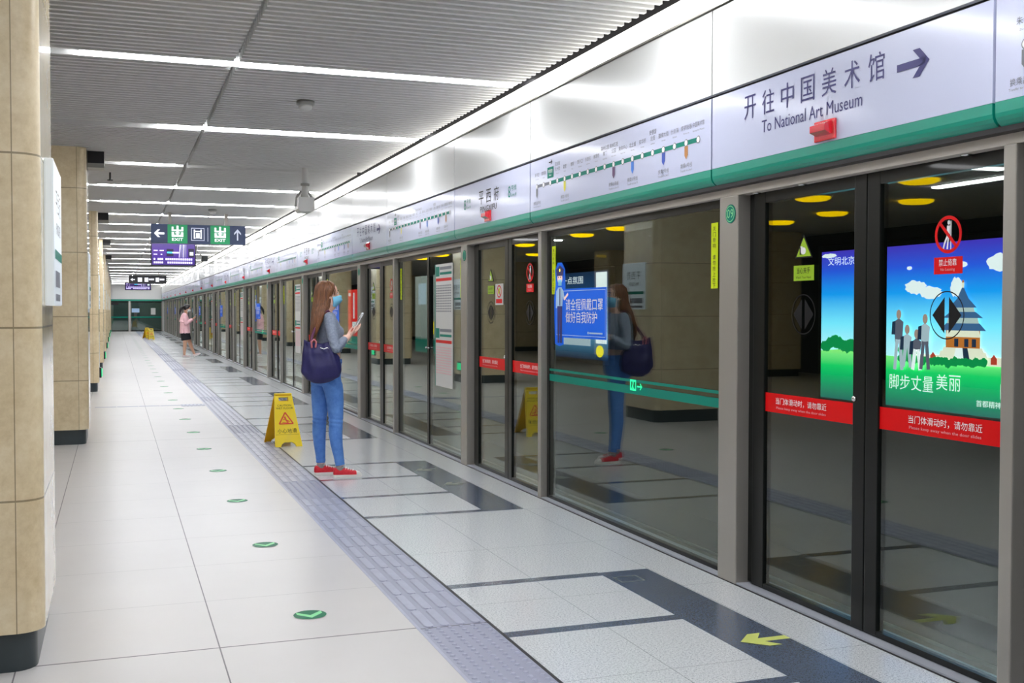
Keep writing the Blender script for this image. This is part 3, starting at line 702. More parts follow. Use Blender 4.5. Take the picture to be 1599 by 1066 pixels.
# ------------------------------------------------------------------ light boxes across the track
def lightbox(y0, y1, z0, z1, m, label, cat='light box'):
    t = thing('light_box', (7.0, (y0+y1)/2, z0), label, cat, 'backlit posters across the track')
    obj('casing', MB().box((6.95, y0-0.06, z0-0.06), (7.03, y1+0.06, z1+0.06), 'dark_casing', 0.01), t)
    p = obj('poster', MB().rect(FX, (6.95, 0, 0), -y1, z0, -y0, z1, m, 0.002), t)
    return t, p
t, p = lightbox(6.2, 9.68, 0.552, 2.064, 'poster_sky', 'big backlit poster of a round tiered pavilion under blue sky, seen through the first doorway')
O = (6.948, 0, 0)
obj('meadow', MB().flat(FX, O, [(-9.68, 0.552), (-6.2, 0.552), (-6.2, 0.99), (-7.0, 1.00), (-8.5, 1.02), (-9.1, 1.05), (-9.4, 1.06), (-9.68, 1.04)], 'poster_grass', 0.001), p)
cw = MB()
def blob(mb, y, z, ry, rz, m, off, seed=0, n=26):
    r = random.Random(seed)
    mb.flat(FX, O, [(-y+ry*math.cos(2*PI*i/n)*(0.8+0.25*r.random()), z+rz*math.sin(2*PI*i/n)*(0.75+0.3*r.random())) for i in range(n)], m, off)
for y_, z_, a, b, s_ in ((8.25, 1.67, 0.16, 0.07, 1), (8.05, 1.62, 0.16, 0.06, 2), (7.72, 1.66, 0.08, 0.10, 3), (7.2, 1.86, 0.18, 0.08, 4), (7.02, 1.94, 0.13, 0.10, 5), (6.8, 1.9, 0.25, 0.12, 6), (7.66, 1.86, 0.07, 0.03, 7), (9.55, 2.02, 0.14, 0.025, 8), (8.33, 1.85, 0.04, 0.02, 9)):
    blob(cw, y_, z_, a, b, 'p_white', 0.001+0.0003*s_, s_)
obj('cloud', cw, p)
tr = MB()
for k in range(18):
    r_ = random.Random(90+k); y_ = 9.62-k*0.032; blob(tr, y_, 1.08+0.03*r_.random()+0.05*math.exp(-((y_-9.42)/0.1)**2), 0.06, 0.055+0.02*r_.random(), 'p_tree', 0.005+0.0002*k, k)
for k in range(26):
    r_ = random.Random(k); blob(tr, 8.42-k*0.042+0.01*r_.random(), 0.985+0.03*r_.random(), 0.045, 0.028+0.02*r_.random(), 'p_tree', 0.0150+0.0001*k, k)
for k in range(10): blob(tr, 8.42-k*0.02, 1.04+0.05*random.Random(k).random(), 0.06, 0.06, 'p_tree', 0.005+0.0002*k, 40+k)
obj('tree', tr, p)
pv = MB(); cyv = -7.632
for hw0, hw1, z0, z1, m_, off in ((0.31, 0.27, 1.02, 1.10, 'p_cream', 0.010), (0.62, 0.58, 0.985, 1.06, 'p_cream', 0.009), (0.26, 0.23, 1.08, 1.135, 'p_cream', 0.0105), (0.205, 0.205, 1.13, 1.285, 'p_orange', 0.011), (0.21, 0.19, 1.225, 1.29, 'p_cream', 0.0112),
                                  (0.275, 0.20, 1.282, 1.345, 'p_roof', 0.012), (0.195, 0.175, 1.345, 1.395, 'p_wall', 0.0125), (0.24, 0.15, 1.392, 1.445, 'p_roof', 0.013), (0.145, 0.13, 1.445, 1.485, 'p_wall', 0.0132),
                                  (0.165, 0.07, 1.482, 1.56, 'p_roof', 0.0135), (0.07, 0.012, 1.56, 1.655, 'p_roof', 0.0136), (0.012, 0.016, 1.655, 1.70, 'p_cream', 0.0137), (0.016, 0.003, 1.70, 1.725, 'p_orange', 0.0138)):
    pv.flat(FX, O, [(cyv-hw0, z0), (cyv+hw0, z0), (cyv+hw1, z1), (cyv-hw1, z1)], m_, off)
for u in (-0.10, 0.02, 0.11): pv.rect(FX, O, cyv+u, 1.14, cyv+u+0.05, 1.21, 'p_dark', 0.0115)
pv.flat(FX, O, [(cyv-0.12, 0.985), (cyv+0.02, 0.985), (cyv+0.0, 1.13), (cyv-0.08, 1.13)], 'p_white', 0.0116).flat(FX, O, [(cyv+0.02, 0.985), (cyv+0.10, 0.985), (cyv+0.06, 1.13), (cyv+0.0, 1.13)], 'p_dark', 0.0116)
for u in (-0.40, 0.33, 0.54): pv.flat(FX, O, [(cyv+u, 1.0), (cyv+u+0.07, 1.0), (cyv+u+0.07, 1.05), (cyv+u+0.035, 1.085), (cyv+u, 1.05)], 'p_red', 0.0117)
obj('pavilion', pv, p)
hk = MB()
for y_, zt, zb, s_ in ((8.45, 1.47, 0.90, 0), (8.33, 1.33, 0.93, 1), (8.20, 1.29, 0.91, 2), (8.09, 1.43, 0.92, 3)):
    h = zt-zb; u = -y_
    hk.disc(FX, O, u, zt-0.05, 0.034, 0.045, 'p_skin', 0.0205+0.0008*s_, 14).flat(FX, O, [(u-0.05, zb+h*0.45), (u+0.05, zb+h*0.45), (u+0.065, zt-0.12), (u, zt-0.085), (u-0.065, zt-0.12)], ('p_grey', 'p_pale')[s_ % 2], 0.020+0.0008*s_)
    for d_ in (-1, 1): hk.seg(FX, O, (u+d_*0.02, zb+h*0.5), (u+d_*0.05, zb), 0.045, ('p_pale', 'p_pale', 'p_white', 'p_grey')[s_], 0.0202+0.0008*s_)
    hk.flat(FX, O, [(u-0.10, zt-0.24), (u-0.05, zt-0.24), (u-0.045, zt-0.11), (u-0.09, zt-0.12)], 'p_dark', 0.0204+0.0008*s_)
obj('hiker', hk, p)
lt = MB().text(FX, O, '文明北京·汇', -9.57, 1.918, -9.00, 2.003, 'p_white', 0.003)
for i, ch in enumerate('脚步丈量'): lt.text(FX, O, ch, -8.60+i*0.155, 0.715, -8.60+i*0.155+0.135, 0.855, 'p_white', 0.003)
for i, ch in enumerate('美丽'): lt.text(FX, O, ch, -7.96+i*0.16, 0.745, -7.96+i*0.16+0.14, 0.885, 'p_white', 0.003)
lt.text(FX, O, '首都精神文明建设委员会', -7.47, 0.632, -6.68, 0.690, 'p_white', 0.003).rect(FX, O, -7.20, 0.715, -7.196, 0.84, 'p_white', 0.003)
lt.flat(FX, O, [(-7.17, 0.80), (-7.145, 0.80), (-7.118, 0.745), (-7.075, 0.815), (-7.06, 0.80), (-7.118, 0.705)], 'p_white', 0.003)
obj('lettering', lt, p)
t, p = lightbox(14.96, 17.2, 0.69, 2.06, 'car_poster', 'dim blue backlit poster behind the first glass screen with a yellow oval mark')
obj('lettering', MB().text(FX, O, '一点氛围', -16.75, 1.88, -15.9, 2.0, 'p_white', 0.003), p); obj('white_panel', MB().rect(FX, O, -15.40, 0.95, -15.0, 2.04, 'p_white', 0.002), p)
obj('car_picture', MB().flat(FX, O, [(-17.0, 1.02), (-16.85, 1.25), (-16.3, 1.34), (-15.9, 1.22), (-15.6, 1.05), (-15.6, 0.9), (-17.0, 0.9)], 'p_pale', 0.0025), p)
obj('oval_logo', MB().disc(FX, O, -15.25, 0.83, 0.14, 0.09, 'yellow_oval', 0.004), p)
t, p = lightbox(24.2, 26.2, 0.45, 2.28, 'blank_poster', 'pale backlit poster with teal base behind the second glass screen')
obj('print', MB().rect(FX, O, -25.0, 0.95, -24.7, 1.5, 'p_red', 0.002).rect(FX, O, -24.66, 0.9, -24.5, 1.2, 'yellow_oval', 0.002).rect(FX, O, -25.9, 1.6, -25.2, 2.1, 'p_pale', 0.002), p)
t, p = lightbox(32.6, 34.5, 0.40, 2.1, 'red_poster', 'red backlit poster seen behind the phone of the waiting woman')
obj('print', MB().rect(FX, O, -33.7, 1.2, -33.5, 2.0, 'p_white', 0.002).rect(FX, O, -33.85, 0.9, -33.3, 1.1, 'p_white', 0.002).rect(FX, O, -34.4, 1.9, -34.1, 2.0, 'p_white', 0.002), p)

# ------------------------------------------------------------------ station boards and guide lights on the columns
bd = None
for i, yy in enumerate(COLY[1:9]):
    lab = f'white station name board on the track face of the {ORD[i]} beige column from the camera'
    yc = yy+0.60; XB = -0.24
    if i == 1: bd = None
    if i: XB = -0.268
    if bd is None:
        bd = thing('station_board', (XB, yc, 1.46), lab, 'sign', 'station name boards on the columns'); O = (XB, yc, 0)
        obj('board', MB().box((-0.279, yc-0.34, 1.47), (XB, yc+0.34, 2.09), 'board_white', 0.008), bd)
        obj('lettering', MB().text(FXP, O, '平 西 府', -0.2, 1.87, 0.2, 1.98, 'black_ink', 0.002).text(FXP, O, 'PINGXIFU', -0.17, 1.78, 0.17, 1.83, 'black_ink', 0.002)
            .rect(FXP, O, -0.30, 1.67, 0.30, 1.71, 'teal_ink', 0.002).rect(FXP, O, -0.27, 1.55, 0.10, 1.62, 'grey_ink', 0.002).rect(FXP, O, -0.27, 1.49, 0.10, 1.52, 'grey_ink', 0.002), bd)
    else: dup(bd, (XB, yc, 1.46), lab)
gl_ = None
for i, yy in enumerate(COLY[3:9]):
    lab = f'small black guide light with green face low on the {ORD[i+2]} beige column from the camera'
    if gl_ is None:
        gl_ = thing('guide_light', (-0.25, yy+0.3, 0.28), lab, 'guide light', 'low guide lights on the columns')
        obj('case', MB().box((-0.279, yy+0.18, 0.24), (-0.244, yy+0.48, 0.42), 'dark_casing', 0.006), gl_)
        obj('green_face', MB().box((-0.245, yy+0.20, 0.26), (-0.232, yy+0.46, 0.40), 'led_green', 0.004), gl_)
    else: dup(gl_, (-0.25, yy+0.3, 0.28), lab)

# ------------------------------------------------------------------ floor stickers
ar = None
for k in range(44):
    yy = 5.20+1.66*k
    if yy > 74: break
    lab = f'round green floor arrow sticker, {ORD[k] if k < len(ORD) else "last"} along the white tiles from the camera'
    if ar is None:
        ar = thing('floor_arrow', (0.86, yy, 0.001), lab, 'floor sticker', 'green arrow stickers on the white floor'); O = (0.86, yy, 0)
        obj('disc', MB().disc(FZ, O, 0, 0, 0.082, 0.082, 'pale_grey', 0.0012, 32).disc(FZ, O, 0, 0, 0.078, 0.078, 'green_disc', 0.0018, 32), ar)
        a = MB()
        for s_ in (-1, 1): a.flat(FZ, O, [(0, -0.058), (s_*0.060, 0.010), (s_*0.060, 0.052), (s_*0.0, -0.012)][::s_], 'pale_green', 0.0026)
        obj('arrow', a, ar)
    else: dup(ar, (0.86, yy, 0.001), lab)
def gate_arrow(x, y, rz, label, m='arrow_yellow', s=1.0):
    a = MB(); c, s_ = math.cos(rz), math.sin(rz)
    P = lambda u, v: (x+(u*c-v*s_)*s, y+(u*s_+v*c)*s)
    for poly in ([(-0.03, -0.024), (0.17, -0.024), (0.17, 0.024), (-0.03, 0.024)], [(-0.07, 0), (0.015, 0.0), (0.085, 0.09), (0.02, 0.09)], [(-0.07, 0), (0.02, -0.09), (0.085, -0.09), (0.015, 0.0)]):
        a.flat(FZ, (0, 0, 0), [P(*q) for q in poly], m, 0.0022+0.0006*len(a.v)/4)
    tag(obj('floor_arrow', a, None, (x, y, 0.001)), label, 'floor sticker', 'yellow arrow stickers on the dark granite')
gate_arrow(2.63, 4.13, 0.0, 'yellow-green arrow sticker on the dark granite band before the first doorway')
mat('arrow_worn', (128, 132, 118), 0.4)
gate_arrow(2.60, 9.60, 0.4, 'worn pale arrow sticker at the far end of the second dark granite band', 'arrow_worn', 0.9)
gate_arrow(2.62, 8.75, 0.3, 'worn pale arrow sticker in the middle of the second dark granite band', 'arrow_worn', 0.9)
tag(obj('worn_square_mark', MB().frame(FZ, (2.60, 5.32, 0), -0.07, -0.06, 0.07, 0.06, 0.008, 'arrow_worn', 0.0022), None, (2.6, 5.32, 0.001)), 'faint square outline on the first dark granite band', 'floor mark')

# ------------------------------------------------------------------ hanging signs, screens, cameras
def fort(mb, F, O, u, v, s, m, off):
    """pictogram like a little fort with a stem"""
    for a in ((-0.5, 0.62, -0.34, 0.9), (-0.08, 0.55, 0.08, 1.0), (0.34, 0.62, 0.5, 0.9), (-0.5, 0.50, 0.5, 0.64), (-0.5, 0.0, 0.5, 0.2), (-0.5, 0.2, -0.3, 0.42), (0.3, 0.2, 0.5, 0.42), (-0.09, 0.2, 0.09, 0.5), (-0.22, 0.32, 0.22, 0.40)):
        mb.rect(F, O, u+a[0]*s, v+a[1]*s, u+a[2]*s, v+a[3]*s, m, off)
YS = 20.5
t = thing('exit_sign', (1.42, YS, 2.65), 'long hanging navy and green exit sign with arrows above the purple screen', 'sign'); O = (0, YS, 0)
obj('case', MB().box((0.605, YS, 2.645), (2.245, YS+0.16, 2.985), 'navy_sign', 0.008), t)
for a, b in ((0.885, 1.225), (1.625, 1.965)):
    g_ = obj('exit_field', MB().rect(FY, O, a, 2.648, b, 2.982, 'exit_green', 0.003), t, label='green exit field'); u = (a+b)/2; l = MB()
    pg = MB(); fort(pg, FY, O, u, 2.762, 0.20, 'sign_glow', 0.006); obj('pictogram', pg, g_); l.text(FY, O, '*EXIT', u-0.095, 2.69, u+0.095, 2.742, 'sign_glow', 0.006)
    obj('lettering', l, g_)
l = MB()
l.rect(FY, O, 0.70, 2.802, 0.83, 2.838, 'sign_glow', 0.004)
for s_ in (-1, 1): l.flat(FY, O, [(0.655, 2.82), (0.72, 2.82+s_*0.07), (0.76, 2.82+s_*0.07), (0.70, 2.82)][::-s_], 'sign_glow', 0.005)
obj('arrow', l, t, label='white arrow'); l = MB()
l.frame(FY, O, 1.29, 2.70, 1.52, 2.93, 0.012, 'sign_dim', 0.004).rect(FY, O, 1.335, 2.735, 1.36, 2.90, 'sign_glow', 0.004).rect(FY, O, 1.45, 2.735, 1.475, 2.90, 'sign_glow', 0.004)
l.rect(FY, O, 1.36, 2.86, 1.45, 2.88, 'sign_glow', 0.004).rect(FY, O, 1.375, 2.76, 1.435, 2.84, 'sign_glow', 0.0045).rect(FY, O, 1.36, 2.745, 1.45, 2.755, 'sign_glow', 0.004).rect(FY, O, 1.575, 2.69, 1.585, 2.94, 'sign_dim', 0.004)
obj('lift_logo', l, t, label='white lift pictogram'); l = MB()
l.rect(FY, O, 2.09, 2.72, 2.115, 2.88, 'sign_dim', 0.004)
for s_ in (-1, 1): l.flat(FY, O, [(2.1025, 2.925), (2.1025, 2.88), (2.1025+s_*0.06, 2.82), (2.1025+s_*0.06, 2.855)][::s_], 'sign_dim', 0.005)
obj('arrow', l, t, label='pale upward arrow')
for x in (0.93, 1.91): obj('hanger', MB().box((x-0.03, YS+0.05, 2.985), (x+0.03, YS+0.11, 3.25), 'steel_beige'), t)
def screen(x0, x1, y, z0, z1, label):
    t = thing('display_screen', ((x0+x1)/2, y, z0), label, 'screen'); O = (0, y, 0)
    obj('case', MB().box((x0, y, z0), (x1, y+0.10, z1), 'dark_casing', 0.006), t)
    p = obj('picture', MB().rect(FY, O, x0+0.025, z0+0.025, x1-0.025, z1-0.025, 'display_purple', 0.003), t)
    w_ = x1-x0; h = z1-z0; l = MB(); r = random.Random(3)
    for k in range(2):
        u = x0+0.06
        while u < x1-0.09:
            s_ = 0.03 if w_ < 1.0 else 0.035
            if r.random() > 0.08: l.rect(FY, O, u, z0+0.055+k*0.07, u+s_, z0+0.055+k*0.07+0.04, 'd_white', 0.005)
            u += s_*1.3
    for k, (u, wd) in enumerate(((0.06, 0.08), (0.18, 0.08), (0.06, 0.07), (0.2, 0.03))): l.rect(FY, O, x0+u, z0+0.235+0.08*(k < 2), x0+u+wd, z0+0.255+0.08*(k < 2), 'd_white', 0.005)
    obj('text_print', l, p); l = MB()
    l.rect(FY, O, x0+0.35*w_, z0+0.21, x0+0.50*w_, z0+0.36, 'd_dark', 0.004).rect(FY, O, x0+0.36*w_, z0+0.27, x0+0.48*w_, z0+0.30, 'd_cyan', 0.006).rect(FY, O, x0+0.48*w_, z0+0.27, x0+0.62*w_, z0+0.30, 'd_white', 0.006)
    l.rect(FY, O, x0+0.83*w_, z0+0.19, x1-0.04, z0+0.37, 'd_dark', 0.004).rect(FY, O, x0+0.86*w_, z0+0.23, x0+0.94*w_, z0+0.30, 'p_pale', 0.006)
    for k in range(6): l.flat(FY, O, [(x0+(0.62+0.03*k)*w_, z0+0.18), (x0+(0.63+0.03*k)*w_, z0+0.18), (x0+(0.66+0.025*k)*w_, z0+0.45), (x0+(0.645+0.025*k)*w_, z0+0.45)], 'd_white' if k % 3 == 0 else 'p_grey', 0.0045)
    obj('print', l, p)
    for x in (x0+0.25*w_, x0+0.75*w_): obj('hanger', MB().box((x-0.025, y+0.03, z1), (x+0.025, y+0.08, 3.25), 'steel_beige'), t)
screen(0.697, 1.605, 24.0, 2.372, 2.96, 'purple display screen hanging just behind the long exit sign')
screen(0.446, 1.666, 57.0, 2.44, 2.80, 'small distant purple display screen hanging below the dark arrow sign')
YS = 53.5; O = (0, YS, 0)
t = thing('direction_sign', (1.42, YS, 2.68), 'dark distant hanging sign with a white arrow and white squares', 'sign')
mat('sign_black', (30, 32, 38), 0.4)
obj('case', MB().box((0.588, YS, 2.682), (2.247, YS+0.15, 3.05), 'sign_black', 0.008), t)
l = MB().rect(FY, O, 0.74, 2.845, 0.86, 2.885, 'sign_glow', 0.004).flat(FY, O, [(0.66, 2.865), (0.76, 2.79), (0.76, 2.94)], 'sign_glow', 0.005).rect(FY, O, 0.98, 2.77, 1.17, 2.96, 'sign_glow', 0.004).rect(FY, O, 1.28, 2.77, 1.44, 2.96, 'sign_glow', 0.004).rect(FY, O, 1.77, 2.77, 1.92, 2.96, 'sign_glow', 0.004)
for x in (1.47, 1.55, 1.63, 1.95, 2.02, 2.09): l.rect(FY, O, x, 2.84, x+0.06, 2.92, 'sign_glow', 0.004)
obj('logo', l, t)
for x in (0.9, 1.9): obj('hanger', MB().box((x-0.025, YS+0.05, 3.05), (x+0.025, YS+0.10, 3.25), 'steel_beige'), t)

t = thing('security_camera', (2.20, 13.6, 2.65), 'pale grey security camera on a ceiling pole before the bright light band', 'security camera')
obj('pole', MB().loft([((2.21, 13.6, 3.0), 0.036, 0.036), ((2.21, 13.6, 3.28), 0.036, 0.036)], 'pale_grey', 18), t)
obj('flange', MB().loft([((2.21, 13.6, 2.985), 0.055, 0.055), ((2.21, 13.6, 3.01), 0.055, 0.055)], 'grey_casing', 20), t)
obj('bracket', MB().loft([((2.21, 13.6, 2.985), 0.036, 0.036), ((2.205, 13.6, 2.90), 0.042, 0.045), ((2.20, 13.6, 2.815), 0.05, 0.062)], 'pale_grey', 16), t)
h = MB().prism([(2.125, 2.655), (2.265, 2.655), (2.300, 2.690), (2.295, 2.830), (2.105, 2.830), (2.100, 2.690)], 1, 13.44, 13.74, 'pale_grey')
obj('housing', h, t)
for sx in (-1, 1): obj('arm', MB().tube([(2.20+sx*0.045, 13.6, 2.91), (2.20+sx*0.095, 13.6, 2.84), (2.20+sx*0.104, 13.6, 2.74)], 0.014, 'grey_casing', 8), t)
obj('lens', MB().loft([((2.2, 13.735, 2.75), 0.035, 0.035), ((2.2, 13.77, 2.75), 0.03, 0.03)], 'dark_casing', 14, (0, 0, 1)), t)
t = thing('security_camera', (1.92, 26.0, 2.60), 'small dark distant security camera on a thin bent pole beside the purple screen', 'security camera')
obj('pole', MB().tube([(1.76, 26.0, 3.28), (1.76, 26.0, 2.80), (1.88, 26.0, 2.68)], 0.018, 'grey_casing', 8), t)
obj('housing', MB().box((1.85, 25.85, 2.57), (1.99, 26.1, 2.69), 'dark_casing', 0.015), t)
for x, y_, lab in ((1.51, 9.26, 'round cream smoke detector between the first and second light rows'), (1.60, 19.7, 'round cream smoke detector beyond the fourth light row')):
    t = thing('smoke_detector', (x, y_, 3.14), lab, 'smoke detector')
    obj('base', MB().loft([((x, y_, 3.20), 0.075, 0.075), ((x, y_, 3.17), 0.075, 0.075), ((x, y_, 3.165), 0.066, 0.066)], 'grey_casing', 24), t)
    obj('dome', MB().loft([((x, y_, 3.168), 0.058, 0.058), ((x, y_, 3.145), 0.060, 0.060), ((x, y_, 3.125), 0.045, 0.045), ((x, y_, 3.118), 0.02, 0.02)], 'pale_grey', 24), t)
for i, (x, y_) in enumerate(((-0.05, 14.9),)):
    t = thing('sprinkler', (x, y_, 3.10), 'tiny dark ceiling sprinkler between third light row and second column', 'sprinkler')
    obj('stem', MB().tube([(x, y_, 3.22), (x, y_, 3.11)], 0.012, 'dark_casing', 8), t); obj('deflector', MB().loft([((x, y_, 3.11), 0.035, 0.035), ((x, y_, 3.10), 0.035, 0.035)], 'dark_casing', 12), t)
sp = None
for i, yy in enumerate(COLY[2:6]):
    lab = f'black box speaker under the ceiling beside the {ORD[i+1]} beige column from the camera'
    if sp is None:
        sp = thing('speaker_box', (-0.18, yy+0.4, 3.0), lab, 'speaker', 'box speakers beside the columns')
        obj('case', MB().box((-0.279, yy+0.3, 3.02), (-0.10, yy+0.55, 3.20), 'grey_casing', 0.006), sp)
        obj('grille', MB().box((-0.275, yy+0.285, 3.07), (-0.104, yy+0.302, 3.198), 'joint_black'), sp)
    else: dup(sp, (-0.18, yy+0.4, 3.0), lab)

# downlights and their screws in the lintel over the first doorway
for i, (x, y_) in enumerate(((3.115, 4.90), (3.115, 4.50), (3.115, 3.42))):
    tag(obj('downlight', MB().loft([((x, y_, 2.061), 0.022, 0.022), ((x, y_, 2.055), 0.022, 0.022), ((x, y_, 2.051), 0.014, 0.014)], 'chrome', 16), None, (x, y_, 2.03)), f'tiny chrome downlight under the green rail, {ORD[2-i]} from the camera', 'downlight')
# far end: glass wall below the green band
for i, (x0, x1, lab) in enumerate(((-0.55, 0.88, 'dark glass end door beside the columns at the far end of the platform'), (0.95, 3.05, 'dark glass end door with notices beside the screen wall at the far end of the platform'))):
    t = thing('end_door', ((x0+x1)/2, YF-0.05, 0), lab, 'glass door'); yy = YF-0.06
    obj('frame', MB().box((x0, yy, 0), (x0+0.06, YF, 2.08), 'steel').box((x1-0.06, yy, 0), (x1, YF, 2.08), 'steel').box((x0, yy, 0), (x1, YF, 0.08), 'frame_dark').box((x0, yy, 1.98), (x1, YF, 2.08), 'frame_dark'), t)
    obj('backing', MB().box((x0, YF-0.02, 0.0), (x1, YF, 2.08), 'tunnel_haze'), t)
    obj('glass_pane', MB().box((x0+0.06, yy+0.01, 0.08), (x1-0.06, yy+0.022, 1.98), 'door_glass'), t)
    O = (0, yy+0.01, 0)
    obj('teal_stripe', MB().rect(FY, O, x0+0.06, 0.93, x1-0.06, 1.02, 'teal_ink', 0.003, 0.001), t, label='teal stripe')
    if i: obj('notice', MB().rect(FY, O, 1.05, 1.30, 1.55, 1.58, 'pale_blue', 0.004, 0.002), t, label='pale blue notice'); obj('notice', MB().rect(FY, O, 2.3, 1.15, 2.6, 1.6, 'pale_grey', 0.004, 0.002), t, label='pale grey notice')
    else: obj('dark_notice', MB().rect(FY, O, -0.3, 1.82, 0.2, 1.97, 'joint_black', 0.004, 0.002), t, label='small black display')

# ------------------------------------------------------------------ wet floor signs
def wet_sign(x, y, yaw, label):
    t = thing('wet_floor_sign', (x, y, 0), label, 'wet floor sign', 'yellow wet floor signs'); t.rotation_euler = (0, 0, yaw)
    H, D = 0.545, 0.27
    def face(s_, body, extra=None):
        # s_=-1 front (towards -y), +1 back; panel coordinates (u across, v up along the slope)
        L_ = math.hypot(H, D); dv = Vector((0, -s_*D/L_, H/L_)); du = Vector((1, 0, 0)) if s_ < 0 else Vector((-1, 0, 0))
        nn = du.cross(dv); O = Vector((x, y+s_*D, 0)); F = (du, dv, nn); th = 0.016
        hw = lambda v: 0.147-0.052*v/L_
        out = [(-hw(0), 0), (-0.085, 0), (-0.068, 0.035), (-0.04, 0.055), (0.04, 0.055), (0.068, 0.035), (0.085, 0), (hw(0), 0), (hw(L_-0.02), L_-0.02), (hw(L_)-0.018, L_), (-hw(L_)+0.018, L_), (-hw(L_-0.02), L_-0.02)]
        hole = [(-0.052, L_-0.085), (0.052, L_-0.085), (0.052, L_-0.038), (-0.052, L_-0.038)]
        bm = bmesh.new()
        def loop(pts):
            vv = [bm.verts.new(O+du*p[0]+dv*p[1]) for p in pts]; return [bm.edges.new((vv[i], vv[(i+1) % len(vv)])) for i in range(len(vv))]
        e = loop(out)+loop(hole); bmesh.ops.triangle_fill(bm, edges=e, use_beauty=True, normal=nn)
        bm.verts.index_update(); vs_ = [v.co.copy() for v in bm.verts]; fs = [[v.index for v in f.verts] for f in bm.faces]; n = len(vs_)
        ed = [(a.verts[0].index, a.verts[1].index) for a in bm.edges if a.is_boundary]; bm.free()
        mb = MB(); m_ = 'yellow_plastic' if s_ < 0 else 'yellow_inside'
        mb.add(vs_+[v-nn*th for v in vs_], fs+[[i+n for i in f][::-1] for f in fs]+[(a, b, b+n, a+n) for a, b in ed], m_)
        return mb, F, O, L_
    mb, F, O, L_ = face(-1, None); fr = obj('front_panel', mb, t)
    o1 = 0.0015
    l = MB().text(F, O, 'CAUTION', -0.075, 0.462, 0.075, 0.484, 'black_ink', o1).text(F, O, 'WET FLOOR', -0.092, 0.430, 0.092, 0.452, 'black_ink', o1)
    for i, ch in enumerate('小心地滑'): l.text(F, O, ch, -0.102+i*0.053, 0.155, -0.102+i*0.053+0.047, 0.207, 'black_ink', o1)
    l.rect(F, O, -0.125, 0.138, 0.125, 0.140, 'black_ink', o1)
    obj('lettering', l, fr)
    p = MB()
    tri = [(-0.075, 0.262), (0.075, 0.262), (0, 0.392)]
    for i in range(3): p.seg(F, O, tri[i], tri[(i+1) % 3], 0.014, 'orange_red', o1)
    p.disc(F, O, -0.008, 0.335, 0.011, 0.011, 'orange_red', o1, 12).seg(F, O, (-0.006, 0.328), (0.006, 0.296), 0.016, 'orange_red', o1+0.0004).seg(F, O, (0.006, 0.300), (0.040, 0.286), 0.012, 'orange_red', o1+0.0008).seg(F, O, (0.004, 0.296), (0.02, 0.274), 0.011, 'orange_red', o1+0.0012).seg(F, O, (-0.004, 0.32), (-0.028, 0.308), 0.009, 'orange_red', o1+0.0016).seg(F, O, (-0.04, 0.276), (0.03, 0.270), 0.006, 'orange_red', o1+0.0012)
    obj('pictogram', p, fr, label='red triangle with a slipping figure')
    mb, F, O, L_ = face(1, None)
    bk = obj('back_panel', mb, t)
    obj('hinge', MB().tube([(x-0.085, y, H-0.004), (x+0.085, y, H-0.004)], 0.013, 'yellow_plastic', 10), t)
    return t
wet_sign(1.70, 12.0, 0.09, 'yellow folding wet floor sign standing beside the waiting woman')
wet_sign(1.66, 57.3, 0.05, 'yellow distant folding wet floor sign, in front of the other distant one')
wet_sign(1.52, 59.6, 0.3, 'yellow distant folding wet floor sign, behind the other distant one')

# ------------------------------------------------------------------ people
def finger(mb, pts, r, m): mb.tube(pts, [r, r*0.98, r*0.9, r*0.78][:len(pts)], m, 8)
def hand(mb, wrist, d, n, thumb, m, curl, spread=0.0205, s=1.0):
    """wrist point, direction towards the fingers, palm normal, thumb side; curl = fold angles of the four fingers"""
    wrist = Vector(wrist); d = Vector(d).normalized(); n = Vector(n); n = (n-d*n.dot(d)).normalized(); t = d.cross(n); 
    if t.dot(Vector(thumb)) < 0: t = -t
    k = lambda a, b, c: wrist+(d*a+t*b+n*c)*s
    up = t
    mb.loft([(k(-0.015, 0, 0), 0.022*s, 0.016*s), (k(0.012, 0, 0), 0.027*s, 0.016*s), (k(0.045, 0, 0.001), 0.038*s, 0.015*s), (k(0.075, -0.001, 0.001), 0.039*s, 0.013*s), (k(0.090, -0.001, 0.0), 0.032*s, 0.009*s)], m, 14, up)
    for i, (off, L_) in enumerate(((1.5, 0.066), (0.5, 0.074), (-0.5, 0.069), (-1.5, 0.053))):
        base = k(0.080-(0.008 if i == 3 else 0), off*spread, 0); a = curl[i]; p = base; pts = [p]
        ang = a*0.5
        for f_ in (0.45, 0.32, 0.25):
            p = p+(d*math.cos(ang)+n*math.sin(ang))*(L_*f_*s*1.05); pts.append(p); ang += a
        finger(mb, pts, 0.0088*s, m)
    th = [k(0.018, 0.022, 0.004), k(0.042, 0.044, 0.014), k(0.068, 0.050, 0.026), k(0.090, 0.044, 0.034)]
    mb.tube(th, [0.013*s, 0.011*s, 0.0098*s, 0.0078*s], m, 8)
